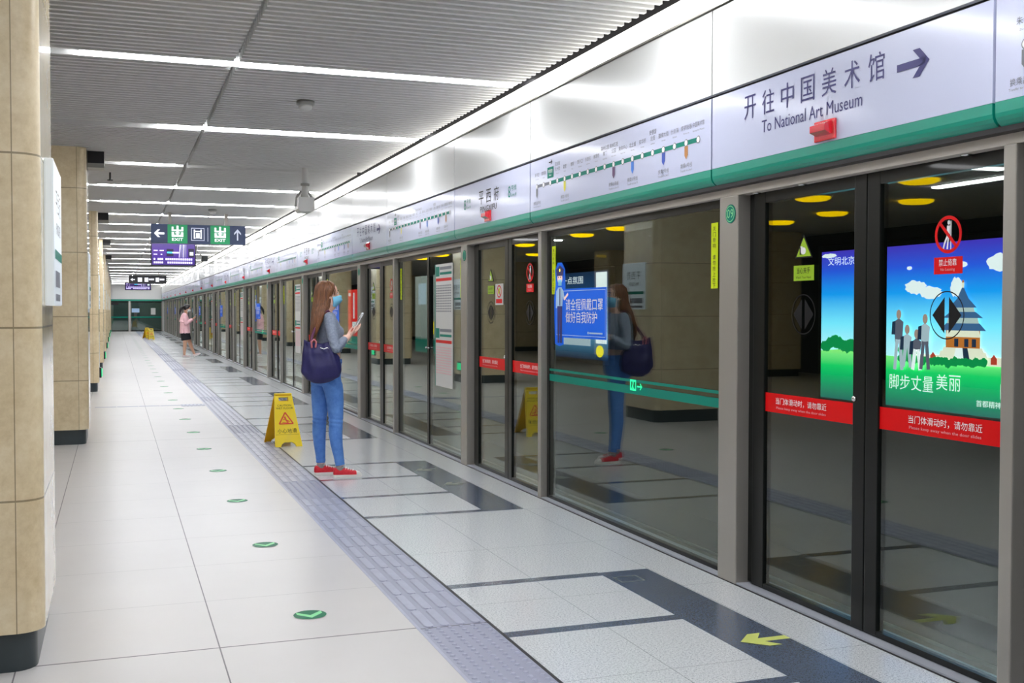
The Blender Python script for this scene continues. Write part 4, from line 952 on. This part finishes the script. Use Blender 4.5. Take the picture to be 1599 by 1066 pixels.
def shoe(t, mats, ax, ay, z0, yaw, pitch, L_=0.245, laces=True, label=None, name='shoe'):
    """shoe whose ankle stands over (ax, ay), toe turned by yaw and lifted by pitch; ground at z0"""
    cy_, sy_ = math.cos(yaw), math.sin(yaw); cp, sp_ = math.cos(pitch), math.sin(pitch)
    def W(x, y, z):
        xr = (x+0.055)*cp-z*sp_-0.055; zr = (x+0.055)*sp_+z*cp
        return (ax+xr*cy_-y*sy_, ay+xr*sy_+y*cy_, z0+zr)
    def Lf(mb, rows, m, n=20, clip=None):
        vs = []; fs = []
        for x, ry, zc, rz in rows:
            for k in range(n):
                a = 2*PI*k/n; zz = zc+rz*math.sin(a)
                if clip is not None: zz = max(zz, clip)
                c_ = math.cos(a); yy = ry*(abs(c_)**0.8)*(1 if c_ >= 0 else -1)
                vs.append(W(x, yy, zz))
        for i in range(len(rows)-1):
            for k in range(n): fs.append((i*n+k, (i+1)*n+k, (i+1)*n+(k+1) % n, i*n+(k+1) % n))
        fs += [tuple(range(n)), tuple(range((len(rows)-1)*n, len(rows)*n))[::-1]]
        mb.add(vs, fs, m, True)
    up = MB(); k = L_/0.25
    Lf(up, [(-0.060*k, 0.012, 0.035, 0.025), (-0.056*k, 0.026, 0.038, 0.036), (-0.04*k, 0.034, 0.042, 0.042), (-0.01*k, 0.037, 0.044, 0.040), (0.03*k, 0.038, 0.042, 0.042), (0.06*k, 0.041, 0.036, 0.038), (0.10*k, 0.045, 0.028, 0.034), (0.14*k, 0.045, 0.024, 0.028), (0.17*k, 0.036, 0.022, 0.022), (0.185*k, 0.018, 0.020, 0.012)], mats[0], 20, 0.012)
    s = obj(name, up, t, label=label)
    so = MB(); pts = []
    for x, y in ((-0.063, 0.0), (-0.058, 0.022), (-0.04, 0.036), (0, 0.040), (0.05, 0.042), (0.10, 0.048), (0.145, 0.047), (0.175, 0.037), (0.19, 0.018), (0.194, 0)): pts.append((x*k, y))
    pts = pts+[(x, -y) for x, y in pts[-2:0:-1]]; n = len(pts); vs = [W(x, y, 0.0) for x, y in pts]+[W(x*1.01, y*1.02, 0.012) for x, y in pts]+[W(x, y, 0.024) for x, y in pts]
    so.add(vs, [(i, (i+1) % n, n+(i+1) % n, n+i) for i in range(n)]+[(n+i, n+(i+1) % n, 2*n+(i+1) % n, 2*n+i) for i in range(n)]+[tuple(range(n))[::-1], tuple(range(2*n, 3*n))], mats[1], False)
    obj('sole', so, s, label='white rubber sole')
    if laces:
        tc = MB(); Lf(tc, [(0.142*k, 0.0455, 0.0245, 0.0290), (0.155*k, 0.043, 0.0235, 0.0265), (0.172*k, 0.0365, 0.0225, 0.0225), (0.187*k, 0.019, 0.020, 0.013)], mats[1], 20, 0.012); obj('toe_cap', tc, s, label='white toe cap')
        lc = MB()
        for i, x in enumerate((0.045, 0.066, 0.087, 0.108)):
            h = 0.080-(x-0.045)*0.30
            for s_ in (-1, 1): lc.tube([W(x*k, s_*0.024, h-0.010), W((x+0.006)*k, s_*0.010, h+0.003), W((x+0.010)*k, -s_*0.012, h+0.001)], 0.0034, mats[2], 6)
        for s_ in (-1, 1): lc.tube([W(0.036*k, 0, 0.088), W(0.030*k, s_*0.020, 0.100), W(0.018*k, s_*0.036, 0.085), W(0.040*k, s_*0.010, 0.086)], 0.003, mats[2], 6)
        obj('lace', lc, s, label='white laces')
    return s
def head_secs(hx, hz, s=1.0, tilt=0.0):
    """chin to crown; tilt > 0 looks down"""
    rows = [(0.040, -0.120, 0.030, 0.030), (0.030, -0.108, 0.052, 0.044), (0.008, -0.075, 0.078, 0.060), (-0.003, -0.03, 0.090, 0.070), (-0.008, 0.02, 0.0955, 0.0755), (-0.012, 0.06, 0.091, 0.073), (-0.016, 0.09, 0.072, 0.058), (-0.018, 0.108, 0.042, 0.034), (-0.018, 0.113, 0.016, 0.013)]
    ct, st_ = math.cos(tilt), math.sin(tilt)
    R_ = lambda x, z: (hx+(x*ct+z*st_)*s, hz+(-x*st_+z*ct)*s)
    return [((R_(x, z)[0], 0, R_(x, z)[1]), a*s, b*s) for x, z, a, b in rows], R_
def shift(mb, p):
    mb.v = [(v[0]+p[0], v[1]+p[1], v[2]+p[2]) for v in mb.v]; return mb
def mask_patch(R_, mname, s=1.0, zc=(-0.006, -0.108), out=0.113):
    """pleated face mask with ear loops; R_ maps head x,z"""
    mb = MB(); nu, nv = 17, 13; vs = []
    for lay in (0, 1):
        for j in range(nv):
            t_ = j/(nv-1); z = zc[0]+0.022*(1-t_)*0+(zc[1]-zc[0])*t_
            fx = 0.098+(out-0.098)*math.sin(PI*min(1, t_*1.25+0.12))**0.8-0.045*max(0, t_-0.6)/0.4
            for i in range(nu):
                ph = math.radians(-72+144*i/(nu-1)); c = math.cos(ph)
                R0 = 0.062+(fx-0.062)*(c**1.3)
                zz = z*(1-0.28*(1-c))+(-0.055)*0.28*(1-c)
                x = 0.004+R0*c-0.004*lay; y = (R0*1.12)*math.sin(ph)*(1-0.04*lay)
                x += 0.0034*math.sin(t_*6*PI)*c
                X_, Z_ = R_(x, zz); vs.append((X_, y*s, Z_))
    fs = []; q = nu*nv
    for j in range(nv-1):
        for i in range(nu-1):
            a = j*nu+i; fs += [(a, a+1, a+nu+1, a+nu), (q+a, q+a+nu, q+a+nu+1, q+a+1)]
    for i in range(nu-1): fs += [(i, q+i, q+i+1, i+1), ((nv-1)*nu+i, (nv-1)*nu+i+1, q+(nv-1)*nu+i+1, q+(nv-1)*nu+i)]
    for j in range(nv-1): fs += [(j*nu, (j+1)*nu, q+(j+1)*nu, q+j*nu), (j*nu+nu-1, q+j*nu+nu-1, q+(j+1)*nu+nu-1, (j+1)*nu+nu-1)]
    mb.add(vs, fs, mname, True)
    lp = MB()
    for sy in (-1, 1):
        p = []
        for x, z, y in ((0.026, -0.018, 0.066), (-0.005, -0.002, 0.076), (-0.026, -0.015, 0.078), (-0.022, -0.05, 0.074), (0.02, -0.085, 0.058)):
            X_, Z_ = R_(x, z); p.append((X_, sy*y*s, Z_))
        lp.tube(p, 0.0016, 'lace_white', 6)
    return mb, lp
def face_bits(mb, R_, s, m):
    X_, Z_ = R_(0.090, -0.015); X1, Z1 = R_(0.099, -0.036); X2, Z2 = R_(0.088, 0.022)
    mb.tube([(X2, 0, Z2), (X_, 0, Z_), (X1, 0, Z1)], [0.007*s, 0.009*s, 0.011*s], m, 8)          # nose
    for sy in (-1, 1):
        X_, Z_ = R_(-0.010, -0.008); mb.ball((X_, sy*0.076*s, Z_), (0.018*s, 0.008*s, 0.030*s), m, 10)  # ears
def eyes(t, R_, s):
    for sy in (-1, 1):
        X_, Z_ = R_(0.0735, 0.012)
        e = MB().ball((X_, sy*0.031*s, Z_), (0.0085*s, 0.013*s, 0.0075*s), 'eye_white', 12); e.ball((X_+0.0062*s, sy*0.031*s, Z_), (0.004*s, 0.006*s, 0.006*s), 'eye_dark', 10)
        X1, Z1 = R_(0.084, 0.033); e.tube([(X1-0.012*s, sy*0.052*s, Z1-0.002), (X1, sy*0.034*s, Z1+0.003), (X1+0.004*s, sy*0.018*s, Z1)], [0.002*s, 0.003*s, 0.0025*s], 'eye_dark', 6)
        e.tube([(X_-0.004*s, sy*0.045*s, Z_+0.003), (X_+0.006*s, sy*0.032*s, Z_+0.0085*s), (X_+0.005*s, sy*0.018*s, Z_+0.004)], 0.0018*s, 'eye_dark', 6)
        obj('eye', shift(e, ROOT[t.name]), t)

# ---- the woman waiting in the foreground; local frame: faces +x, her left is +y
WP = (1.79, 9.55, 0.0)
wm = thing('person', WP, 'woman with long brown hair in grey top and blue jeans standing with a phone', 'person')
TORSO = [(-0.060, 0.815, 0.095, 0.120), (-0.066, 0.85, 0.121, 0.160), (-0.058, 0.90, 0.120, 0.168), (-0.036, 0.96, 0.104, 0.152), (-0.024, 1.02, 0.092, 0.128), (-0.020, 1.08, 0.089, 0.122), (-0.024, 1.15, 0.095, 0.128), (-0.030, 1.21, 0.104, 0.137), (-0.033, 1.265, 0.108, 0.142), (-0.046, 1.33, 0.092, 0.152), (-0.056, 1.385, 0.070, 0.150), (-0.060, 1.420, 0.050, 0.105), (-0.058, 1.44, 0.042, 0.06)]
LEGR = [((-0.045, -0.088, 0.87), 0.092, 0.084), ((-0.012, -0.09, 0.76), 0.084, 0.080), ((0.0, -0.092, 0.64), 0.074, 0.072), ((0.004, -0.094, 0.53), 0.064, 0.063), ((0.004, -0.096, 0.47), 0.061, 0.060), ((0.000, -0.098, 0.38), 0.060, 0.058), ((0.010, -0.102, 0.28), 0.053, 0.050), ((0.028, -0.108, 0.17), 0.043, 0.042), ((0.037, -0.11, 0.105), 0.041, 0.040)]
LEGL = [((-0.085, 0.088, 0.87), 0.095, 0.084), ((-0.096, 0.088, 0.76), 0.085, 0.080), ((-0.100, 0.088, 0.64), 0.075, 0.072), ((-0.103, 0.088, 0.53), 0.064, 0.063), ((-0.106, 0.088, 0.47), 0.061, 0.060), ((-0.110, 0.088, 0.38), 0.060, 0.058), ((-0.106, 0.088, 0.28), 0.053, 0.050), ((-0.098, 0.088, 0.17), 0.043, 0.042), ((-0.095, 0.088, 0.105), 0.041, 0.040)]
HS, RW = head_secs(-0.040, 1.580, 1.0, -0.10)
b = MB(); m = 'skin'
b.loft([((x, 0, z), a*0.93, c*0.93) for x, z, a, c in TORSO], m, 24)
for leg in (LEGR, LEGL): b.loft([(c, a*0.86, d_*0.86) for c, a, d_ in leg]+[((leg[-1][0][0]-0.002, leg[-1][0][1], 0.06), 0.033, 0.030), ((leg[-1][0][0], leg[-1][0][1], 0.02), 0.03, 0.028)], m, 16)
b.tube([(-0.058, 0, 1.40), (-0.052, 0, 1.45), (-0.040, 0, 1.52)], [0.056, 0.047, 0.048], m, 14)
b.loft(HS, m, 24); face_bits(b, RW, 1.0, m)
ARMR = [(-0.055, -0.148, 1.385), (-0.052, -0.196, 1.30), (-0.042, -0.240, 1.20), (-0.028, -0.266, 1.128), (0.030, -0.200, 1.165), (0.116, -0.090, 1.220)]
ARML = [(-0.055, 0.148, 1.385), (-0.050, 0.180, 1.29), (-0.030, 0.205, 1.14), (0.03, 0.16, 1.165), (0.120, 0.058, 1.212)]
b.tube(ARMR, [0.046, 0.043, 0.039, 0.036, 0.034, 0.026], m, 14); b.tube(ARML, [0.046, 0.043, 0.036, 0.034, 0.026], m, 14)
b.ball((-0.028, -0.266, 1.128), 0.037, m, 12)
PD = Vector((0.485, 0.0, 0.874)); PN = Vector((-0.874, 0, 0.485))   # long axis of the phone, its screen side
hand(b, (0.126, -0.080, 1.224), (0.78, 0.26, 0.57), PN, (0.2, -1, 0.1), m, (0.26, 0.22, 0.26, 0.3))
hand(b, (0.130, 0.052, 1.216), (0.78, -0.20, 0.52), PN, (0.2, 1, 0.1), m, (0.3, 0.3, 0.35, 0.4))
b_me = fuse(shift(b, WP), 'body', 0.0045, 5, WP)
obj('body', b_me, wm)
eyes(wm, RW, 1.0)
# top: cropped knit, sleeves pushed to the forearm
s = MB(); m = 'knit_grey'
s.loft([((x, 0, z), a+0.004, c+0.004) for x, z, a, c in TORSO if z > 1.06][:-1], m, 28)
s.tube(ARMR[:4], [0.056, 0.052, 0.047, 0.042], m, 16); s.tube([ARMR[3], ARMR[4], (0.072, -0.140, 1.200)], [0.043, 0.040, 0.034], m, 16, False); s.ball(ARMR[3], 0.0435, m, 14)
s.tube(ARML[:3], [0.056, 0.052, 0.042], m, 16); s.tube([ARML[2], ARML[3], (0.085, 0.095, 1.198)], [0.043, 0.040, 0.034], m, 16, False)
for sy in (-1, 1): s.ball((0.040, sy*0.062, 1.262), (0.046, 0.056, 0.056), m, 16)
def knit(co, no):
    x, y, z = co.T; side = np.clip((np.abs(y)-0.13)/0.05, 0, 1)
    d = 0.0022*np.sin(z*150+np.abs(y)*90)*side*np.exp(-((z-1.17)/0.06)**2)+0.0016*np.sin((x*1.2+z)*120)*np.exp(-((z-1.10)/0.05)**2)
    return co+no*d[:, None]
obj('top', fuse(shift(s, WP), 'top', 0.006, 5, WP, knit), wm, label='grey cropped knit top')
j = MB(); m = 'denim'
j.loft([((x, 0, z), a+0.006, c+0.006) for x, z, a, c in TORSO if z < 1.025], m, 28)
for leg in (LEGR, LEGL): j.loft([(c, a, d_) for c, a, d_ in leg], m, 20)
for sy in (-1, 1): j.ball((-0.105, sy*0.075, 0.875), (0.078, 0.078, 0.085), m, 16)
def jeans(co, no):
    x, y, z = co.T
    d = 0.0030*np.sin(z*170+x*25)*np.exp(-((z-0.49)/0.045)**2)+0.0022*np.sin(z*190-x*30)*np.exp(-((z-0.13)/0.035)**2)+0.002*np.sin(z*120+x*80)*np.exp(-((z-0.80)/0.05)**2)
    return co+no*d[:, None]
jo = obj('jeans', fuse(shift(j, WP), 'jeans', 0.006, 5, WP, jeans), wm, label='blue skinny jeans')
obj('waistband', shift(MB().loft([((-0.026, 0, 0.995), 0.103, 0.140), ((-0.024, 0, 1.03), 0.100, 0.136)], 'denim', 28), WP), jo)
for nm, leg, yaw in (('r', LEGR, -0.10), ('l', LEGL, 0.06)):
    ax, ay = leg[-1][0][:2]
    obj('sock', shift(MB().loft([((ax, ay, 0.045), 0.040, 0.034), ((ax, ay, 0.085), 0.0385, 0.035), ((ax, ay, 0.104), 0.036, 0.034)], 'sock_grey', 14), WP), wm, label='grey ankle sock')
    shoe(wm, ('canvas_red', 'rubber_white', 'lace_white'), WP[0]+ax, WP[1]+ay, 0.001, yaw, 0, label='red canvas sneaker')
mk, lp = mask_patch(RW, 'mask_blue'); k_ = obj('face_mask', shift(mk, WP), wm, label='light blue pleated face mask'); obj('ear_loop', shift(lp, WP), k_)
# hair: cap over the skull, then a long sheet down the back, with strands
def hair_long():
    mb = MB(); m = 'hair_brown'; vs = []; fs = []; nu, nv = 36, 18
    for jv in range(nv):
        th = PI*0.80*(jv+0.3)/nv
        for i in range(nu):
            ph = 2*PI*i/nu; nx, ny, nz = math.sin(th)*math.cos(ph), math.sin(th)*math.sin(ph), math.cos(th)
            front = max(0.0, min(1.0, (nx*1.25-0.80*nz-0.34)/0.20))
            k = 1.0-0.17*front; 
            X_, Z_ = RW(-0.010+0.108*nx*k, 0.018+0.112*nz*k); vs.append((X_, 0.089*ny*k, Z_))
    for jv in range(nv-1):
        for i in range(nu): fs.append((jv*nu+i, (jv+1)*nu+i, (jv+1)*nu+(i+1) % nu, jv*nu+(i+1) % nu))
    fs += [tuple(range(nu)), tuple(range((nv-1)*nu, nv*nu))[::-1]]; mb.add(vs, fs, m, True)
    SH = [(1.700, -0.085, -0.050, 0.018), (1.690, -0.118, -0.040, 0.045), (1.66, -0.148, -0.030, 0.075), (1.60, -0.160, -0.012, 0.090), (1.54, -0.166, -0.014, 0.094), (1.48, -0.174, -0.040, 0.098), (1.43, -0.186, -0.068, 0.104), (1.37, -0.192, -0.105, 0.106), (1.31, -0.198, -0.135, 0.100), (1.26, -0.202, -0.155, 0.088), (1.215, -0.202, -0.172, 0.066), (1.195, -0.198, -0.180, 0.045)]
    yo = lambda z: -0.055*max(0, min(1, (1.54-z)/0.22)); ww = lambda z, w_: w_+0.026*max(0, min(1, (1.54-z)/0.22))
    mb.loft([(((a+c)/2, yo(z), z), (c-a)/2*0.80, ww(z, w_)*0.84) for z, a, c, w_ in SH], m, 28)
    r = random.Random(5); st = MB()
    for k in range(300):
        ang = r.uniform(0, 2*PI); pts = []; end = r.randint(9, 12); jit = r.uniform(0.98, 1.035)
        for z, a, c, w_ in SH[:end]:
            pts.append(((a+c)/2+(c-a)/2*math.cos(ang)*jit, yo(z)+ww(z, w_)*math.sin(ang)*jit, z+r.uniform(-0.008, 0.008)))
        if end == 12: pts.append((pts[-1][0]+r.uniform(-0.008, 0.008), pts[-1][1]*0.9, 1.18-r.uniform(0, 0.03)))
        st.tube(pts, [0.0042]*(len(pts)-2)+[0.003, 0.0012], m, 5, False)
    for k in range(110):   # strands combed from the parting over the cap
        ph = r.uniform(0.9, 2*PI-0.9); pts = []
        for q in range(7):
            th = PI*(0.06+0.50*q/6); nx, ny, nz = math.sin(th)*math.cos(ph), math.sin(th)*math.sin(ph), math.cos(th)
            X_, Z_ = RW(-0.010+0.109*nx, 0.018+0.113*nz); pts.append((X_, 0.090*ny, Z_))
        st.tube(pts, [0.0038]*4+[0.003, 0.002, 0.0008], m, 5, False)
    mb.v_off = len(mb.v); o = len(mb.v); kk = mb.mi(m); mb.v += st.v; mb.f += [tuple(i+o for i in f) for f in st.f]; mb.m += [kk]*len(st.f); mb.sm += [True]*len(st.f)
    return mb
obj('hair', shift(hair_long(), WP), wm, label='long straight brown hair')
# bag on her shoulder
BP = (WP[0]-0.15, WP[1]-0.19, 0.85)
bg = thing('tote_bag', BP, 'dark navy soft tote bag hanging from the shoulder of the waiting woman', 'bag')
q = MB(); vs = []; fs = []; nv, nu = 30, 56
def lerp(t, pts):
    for (a, va), (b, vb) in zip(pts, pts[1:]):
        if t <= b: k = (t-a)/(b-a); k = k*k*(3-2*k); return va+(vb-va)*k
    return pts[-1][1]
for jv in range(nv):
    t_ = jv/(nv-1)
    x0 = lerp(t_, [(0, -0.225), (0.10, -0.280), (0.26, -0.318), (0.6, -0.308), (1, -0.292)]); x1 = lerp(t_, [(0, -0.035), (0.08, 0.010), (0.25, 0.026), (0.55, 0.012), (0.85, -0.050), (1, -0.085)])
    ry = lerp(t_, [(0, 0.030), (0.12, 0.062), (0.35, 0.070), (0.7, 0.050), (1, 0.022)])
    for i in range(nu):
        a = 2*PI*i/nu; ca, sa = math.cos(a), math.sin(a); e = lambda v: (abs(v)**0.66)*(1 if v >= 0 else -1)
        u = e(ca); x = (x0+x1)/2+(x1-x0)/2*u
        z = 0.850+0.335*t_+0.030*(1-u*u)*(1-t_)**3*(-0.6)-0.026*(1-u*u)*t_**3+0.020*max(0, -u)**2*t_**2-0.03*max(0, u)**3*(1-t_)**2*0+0.012*u*(1-t_)
        f_ = 0.012*math.sin(7*(x+0.15)/0.1+2.2*t_)*t_**1.3*(0.4+0.6*abs(u))+0.014*math.exp(-((x-0.00+0.16*(t_-0.3))/0.028)**2)*math.sin(PI*t_)-0.012*math.exp(-((x+0.045+0.10*(t_-0.3))/0.022)**2)*math.sin(PI*t_)+0.006*math.sin(x*38+t_*9)*math.sin(PI*t_)
        vs.append((x, -0.240+(ry*0.9)*e(sa)+f_*(1.2*sa if sa < 0 else 0.25*sa)*-1*(-1 if sa < 0 else 1)*(1), z))
for jv in range(nv-1):
    for i in range(nu): fs.append((jv*nu+i, jv*nu+(i+1) % nu, (jv+1)*nu+(i+1) % nu, (jv+1)*nu+i))
fs += [tuple(range(nu))[::-1], tuple(range((nv-1)*nu, nv*nu))]; q.add(vs, fs, 'bag_navy', True)
obj('pouch', shift(q, WP), bg)
for sy in (-0.035, 0.022):
    obj('strap', shift(MB().tube([(-0.235, -0.24+sy*0.7, 1.15), (-0.222, -0.205+sy*0.4, 1.22), (-0.165, -0.125+sy*0.3, 1.34), (-0.110, -0.105+sy*0.3, 1.425), (-0.065, -0.105+sy*0.3, 1.448), (-0.02, -0.125+sy*0.3, 1.40), (-0.02, -0.17+sy*0.4, 1.30), (-0.085, -0.225+sy*0.5, 1.15)], 0.010, 'strap_purple', 8), WP), bg, label='purple strap')
obj('strap_loop', shift(MB().tube([(-0.232, -0.275, 1.14), (-0.236, -0.280, 1.185), (-0.215, -0.280, 1.205), (-0.196, -0.280, 1.185), (-0.20, -0.275, 1.14)], 0.008, 'strap_pink', 8), WP), bg, label='pink strap loop')
obj('key_charm', shift(MB().tube([(-0.16, -0.292, 1.135), (-0.135, -0.298, 1.125), (-0.105, -0.298, 1.135), (-0.092, -0.294, 1.128)], [0.006, 0.004, 0.006, 0.004], 'chrome', 8), WP), bg, label='silver key charm')
def phone(base, y, d, n, label, s=1.0):
    d = Vector(d).normalized(); n = Vector(n).normalized(); u = d.cross(n)
    t = thing('phone', tuple(base), label, 'phone'); mb = MB(); sc = MB(); c0 = Vector(base)
    bm = bmesh.new(); bmesh.ops.create_cube(bm, size=1); bmesh.ops.bevel(bm, geom=bm.edges[:], offset=0.09, segments=2, affect='EDGES'); bm.verts.index_update()
    mb.add([c0+d*(0.075+v.co.z*0.15)*s+u*(v.co.y*0.072)*s+n*(v.co.x*0.009)*s for v in bm.verts], [[v.index for v in f.verts] for f in bm.faces], 'phone_white'); bm.free()
    obj('case', mb, t); obj('screen', MB().flat((u, d, n), c0, [(-0.032*s, 0.006*s), (0.032*s, 0.006*s), (0.032*s, 0.144*s), (-0.032*s, 0.144*s)][::1], 'phone_glass', 0.0048*s), t, label='dark glass screen')
phone(Vector(WP)+Vector((0.188, -0.018, 1.298)), 0, PD, PN, 'white phone held up by the waiting woman in jeans')

# ---- the girl walking further down the platform
GP = (2.06, 35.2, 0.0)
gm = thing('person', GP, 'woman with black ponytail in pink blouse and black skirt walking with a phone', 'person')
GT = [(-0.045, 0.70, 0.115, 0.145), (-0.045, 0.80, 0.12, 0.165), (-0.045, 0.88, 0.112, 0.16), (-0.042, 0.98, 0.095, 0.128), (-0.045, 1.08, 0.10, 0.132), (-0.048, 1.18, 0.108, 0.14), (-0.05, 1.26, 0.095, 0.15), (-0.045, 1.31, 0.068, 0.145), (-0.035, 1.345, 0.048, 0.09)]
HG, RG = head_secs(0.022, 1.505, 1.05, 0.28)
b = MB(); m = 'skin_tan'
b.loft([((x, 0, z), a*0.92, c*0.92) for x, z, a, c in GT], m, 22)
b.tube([(-0.035, 0, 1.32), (-0.015, 0, 1.37), (0.01, 0, 1.45)], [0.052, 0.046, 0.046], m, 12)
b.loft(HG, m, 22); face_bits(b, RG, 1.05, m)
b.loft([((-0.05, -0.085, 0.78), 0.085, 0.08), ((-0.055, -0.088, 0.60), 0.074, 0.072), ((-0.055, -0.09, 0.44), 0.056, 0.055), ((-0.062, -0.09, 0.33), 0.056, 0.052), ((-0.072, -0.09, 0.20), 0.043, 0.04), ((-0.078, -0.09, 0.09), 0.034, 0.032), ((-0.075, -0.09, 0.03), 0.034, 0.032)], m, 16)
b.loft([((-0.03, 0.085, 0.78), 0.085, 0.08), ((0.035, 0.088, 0.60), 0.074, 0.072), ((0.100, 0.09, 0.45), 0.057, 0.055), ((0.135, 0.09, 0.34), 0.056, 0.052), ((0.185, 0.09, 0.21), 0.043, 0.04), ((0.235, 0.09, 0.10), 0.034, 0.032), ((0.25, 0.09, 0.05), 0.034, 0.032)], m, 16)
GR = [(-0.05, -0.145, 1.30), (-0.05, -0.19, 1.19), (-0.03, -0.20, 1.05), (0.06, -0.14, 1.10), (0.165, -0.07, 1.165)]
GL = [(-0.05, 0.145, 1.30), (-0.05, 0.19, 1.19), (-0.02, 0.20, 1.06), (0.06, 0.15, 1.10), (0.165, 0.07, 1.165)]
for a in (GR, GL): b.tube(a, [0.045, 0.042, 0.036, 0.033, 0.025], m, 12)
PD2 = Vector((0.50, 0, 0.866)); PN2 = Vector((-0.866, 0, 0.5))
hand(b, (0.165, -0.068, 1.165), (0.85, 0.25, 0.45), PN2, (0.2, -1, 0.1), m, (0.45, 0.45, 0.5, 0.5))
hand(b, (0.165, 0.068, 1.165), (0.85, -0.25, 0.42), PN2, (0.2, 1, 0.1), m, (0.5, 0.5, 0.55, 0.6))
obj('body', fuse(shift(b, GP), 'body', 0.006, 4, GP), gm); eyes(gm, RG, 1.05)
s = MB(); m = 'blouse_pink'
s.loft([((-0.050, 0, 0.745), 0.152, 0.20), ((-0.052, 0, 0.90), 0.148, 0.195), ((-0.055, 0, 1.05), 0.142, 0.185), ((-0.058, 0, 1.18), 0.135, 0.180), ((-0.058, 0, 1.27), 0.112, 0.172), ((-0.048, 0, 1.325), 0.08, 0.14), ((-0.035, 0, 1.355), 0.058, 0.075)], m, 28)
for a in (GR, GL):
    s.tube(a[:3], [0.068, 0.066, 0.062], m, 14); s.tube(a[2:], [0.062, 0.060, 0.048], m, 14, False); s.ball(a[2], 0.062, m, 12)
s.loft([((-0.075, 0, 1.075), 0.150, 0.235), ((-0.07, 0, 1.10), 0.146, 0.225), ((-0.06, 0, 1.22), 0.125, 0.195), ((-0.055, 0, 1.29), 0.10, 0.165)], m, 28)
def blouse(co, no):
    x, y, z = co.T; a = np.arctan2(y, x+0.05); d = 0.006*np.sin(a*11+z*9)*np.clip((1.2-z)/0.4, 0, 1)
    return co+no*d[:, None]
obj('blouse', fuse(shift(s, GP), 'blouse', 0.008, 4, GP, blouse), gm, label='loose pink blouse')
k = MB(); m = 'skirt_black'
k.loft([((-0.010, 0, 0.535), 0.150, 0.185), ((-0.02, 0, 0.60), 0.148, 0.182), ((-0.035, 0, 0.72), 0.138, 0.178), ((-0.045, 0, 0.82), 0.128, 0.172), ((-0.042, 0, 0.94), 0.104, 0.140)], m, 28)
obj('skirt', fuse(shift(k, GP), 'skirt', 0.008, 3, GP), gm, label='short black skirt')
shoe(gm, ('shoe_white', 'rubber_white', 'lace_white'), GP[0]-0.075, GP[1]-0.09, 0.001, 0.0, 0.0, 0.235, False, 'white shoe')
shoe(gm, ('shoe_white', 'rubber_white', 'lace_white'), GP[0]+0.265, GP[1]+0.09, 0.003, 0.0, 0.42, 0.235, False, 'white shoe')
mk, lp = mask_patch(RG, 'mask_white', 1.05); k_ = obj('face_mask', shift(mk, GP), gm, label='white face mask'); obj('ear_loop', shift(lp, GP), k_)
hb = MB(); vs = []; fs = []; nu, nv = 30, 15
for jv in range(nv):
    th = PI*0.78*(jv+0.3)/nv
    for i in range(nu):
        ph = 2*PI*i/nu; nx, ny, nz = math.sin(th)*math.cos(ph), math.sin(th)*math.sin(ph), math.cos(th)
        f_ = max(0.0, min(1.0, (nx*1.25-0.80*nz-0.34)/0.2)); k = 1-0.17*f_
        X_, Z_ = RG(-0.010+0.110*nx*k, 0.018+0.113*nz*k); vs.append((X_, 0.094*ny*k, Z_))
for jv in range(nv-1):
    for i in range(nu): fs.append((jv*nu+i, (jv+1)*nu+i, (jv+1)*nu+(i+1) % nu, jv*nu+(i+1) % nu))
fs += [tuple(range(nu)), tuple(range((nv-1)*nu, nv*nu))[::-1]]; hb.add(vs, fs, 'hair_black', True)
hb.tube([(-0.06, 0, 1.57), (-0.12, 0, 1.55), (-0.165, 0, 1.48), (-0.19, 0, 1.40), (-0.20, 0, 1.33)], [0.03, 0.038, 0.040, 0.032, 0.012], 'hair_black', 12)
obj('hair', shift(hb, GP), gm, label='black ponytail')
phone(Vector(GP)+Vector((0.222, 0, 1.222)), 0, PD2, PN2, 'phone held by the walking woman in pink blouse', 0.9)
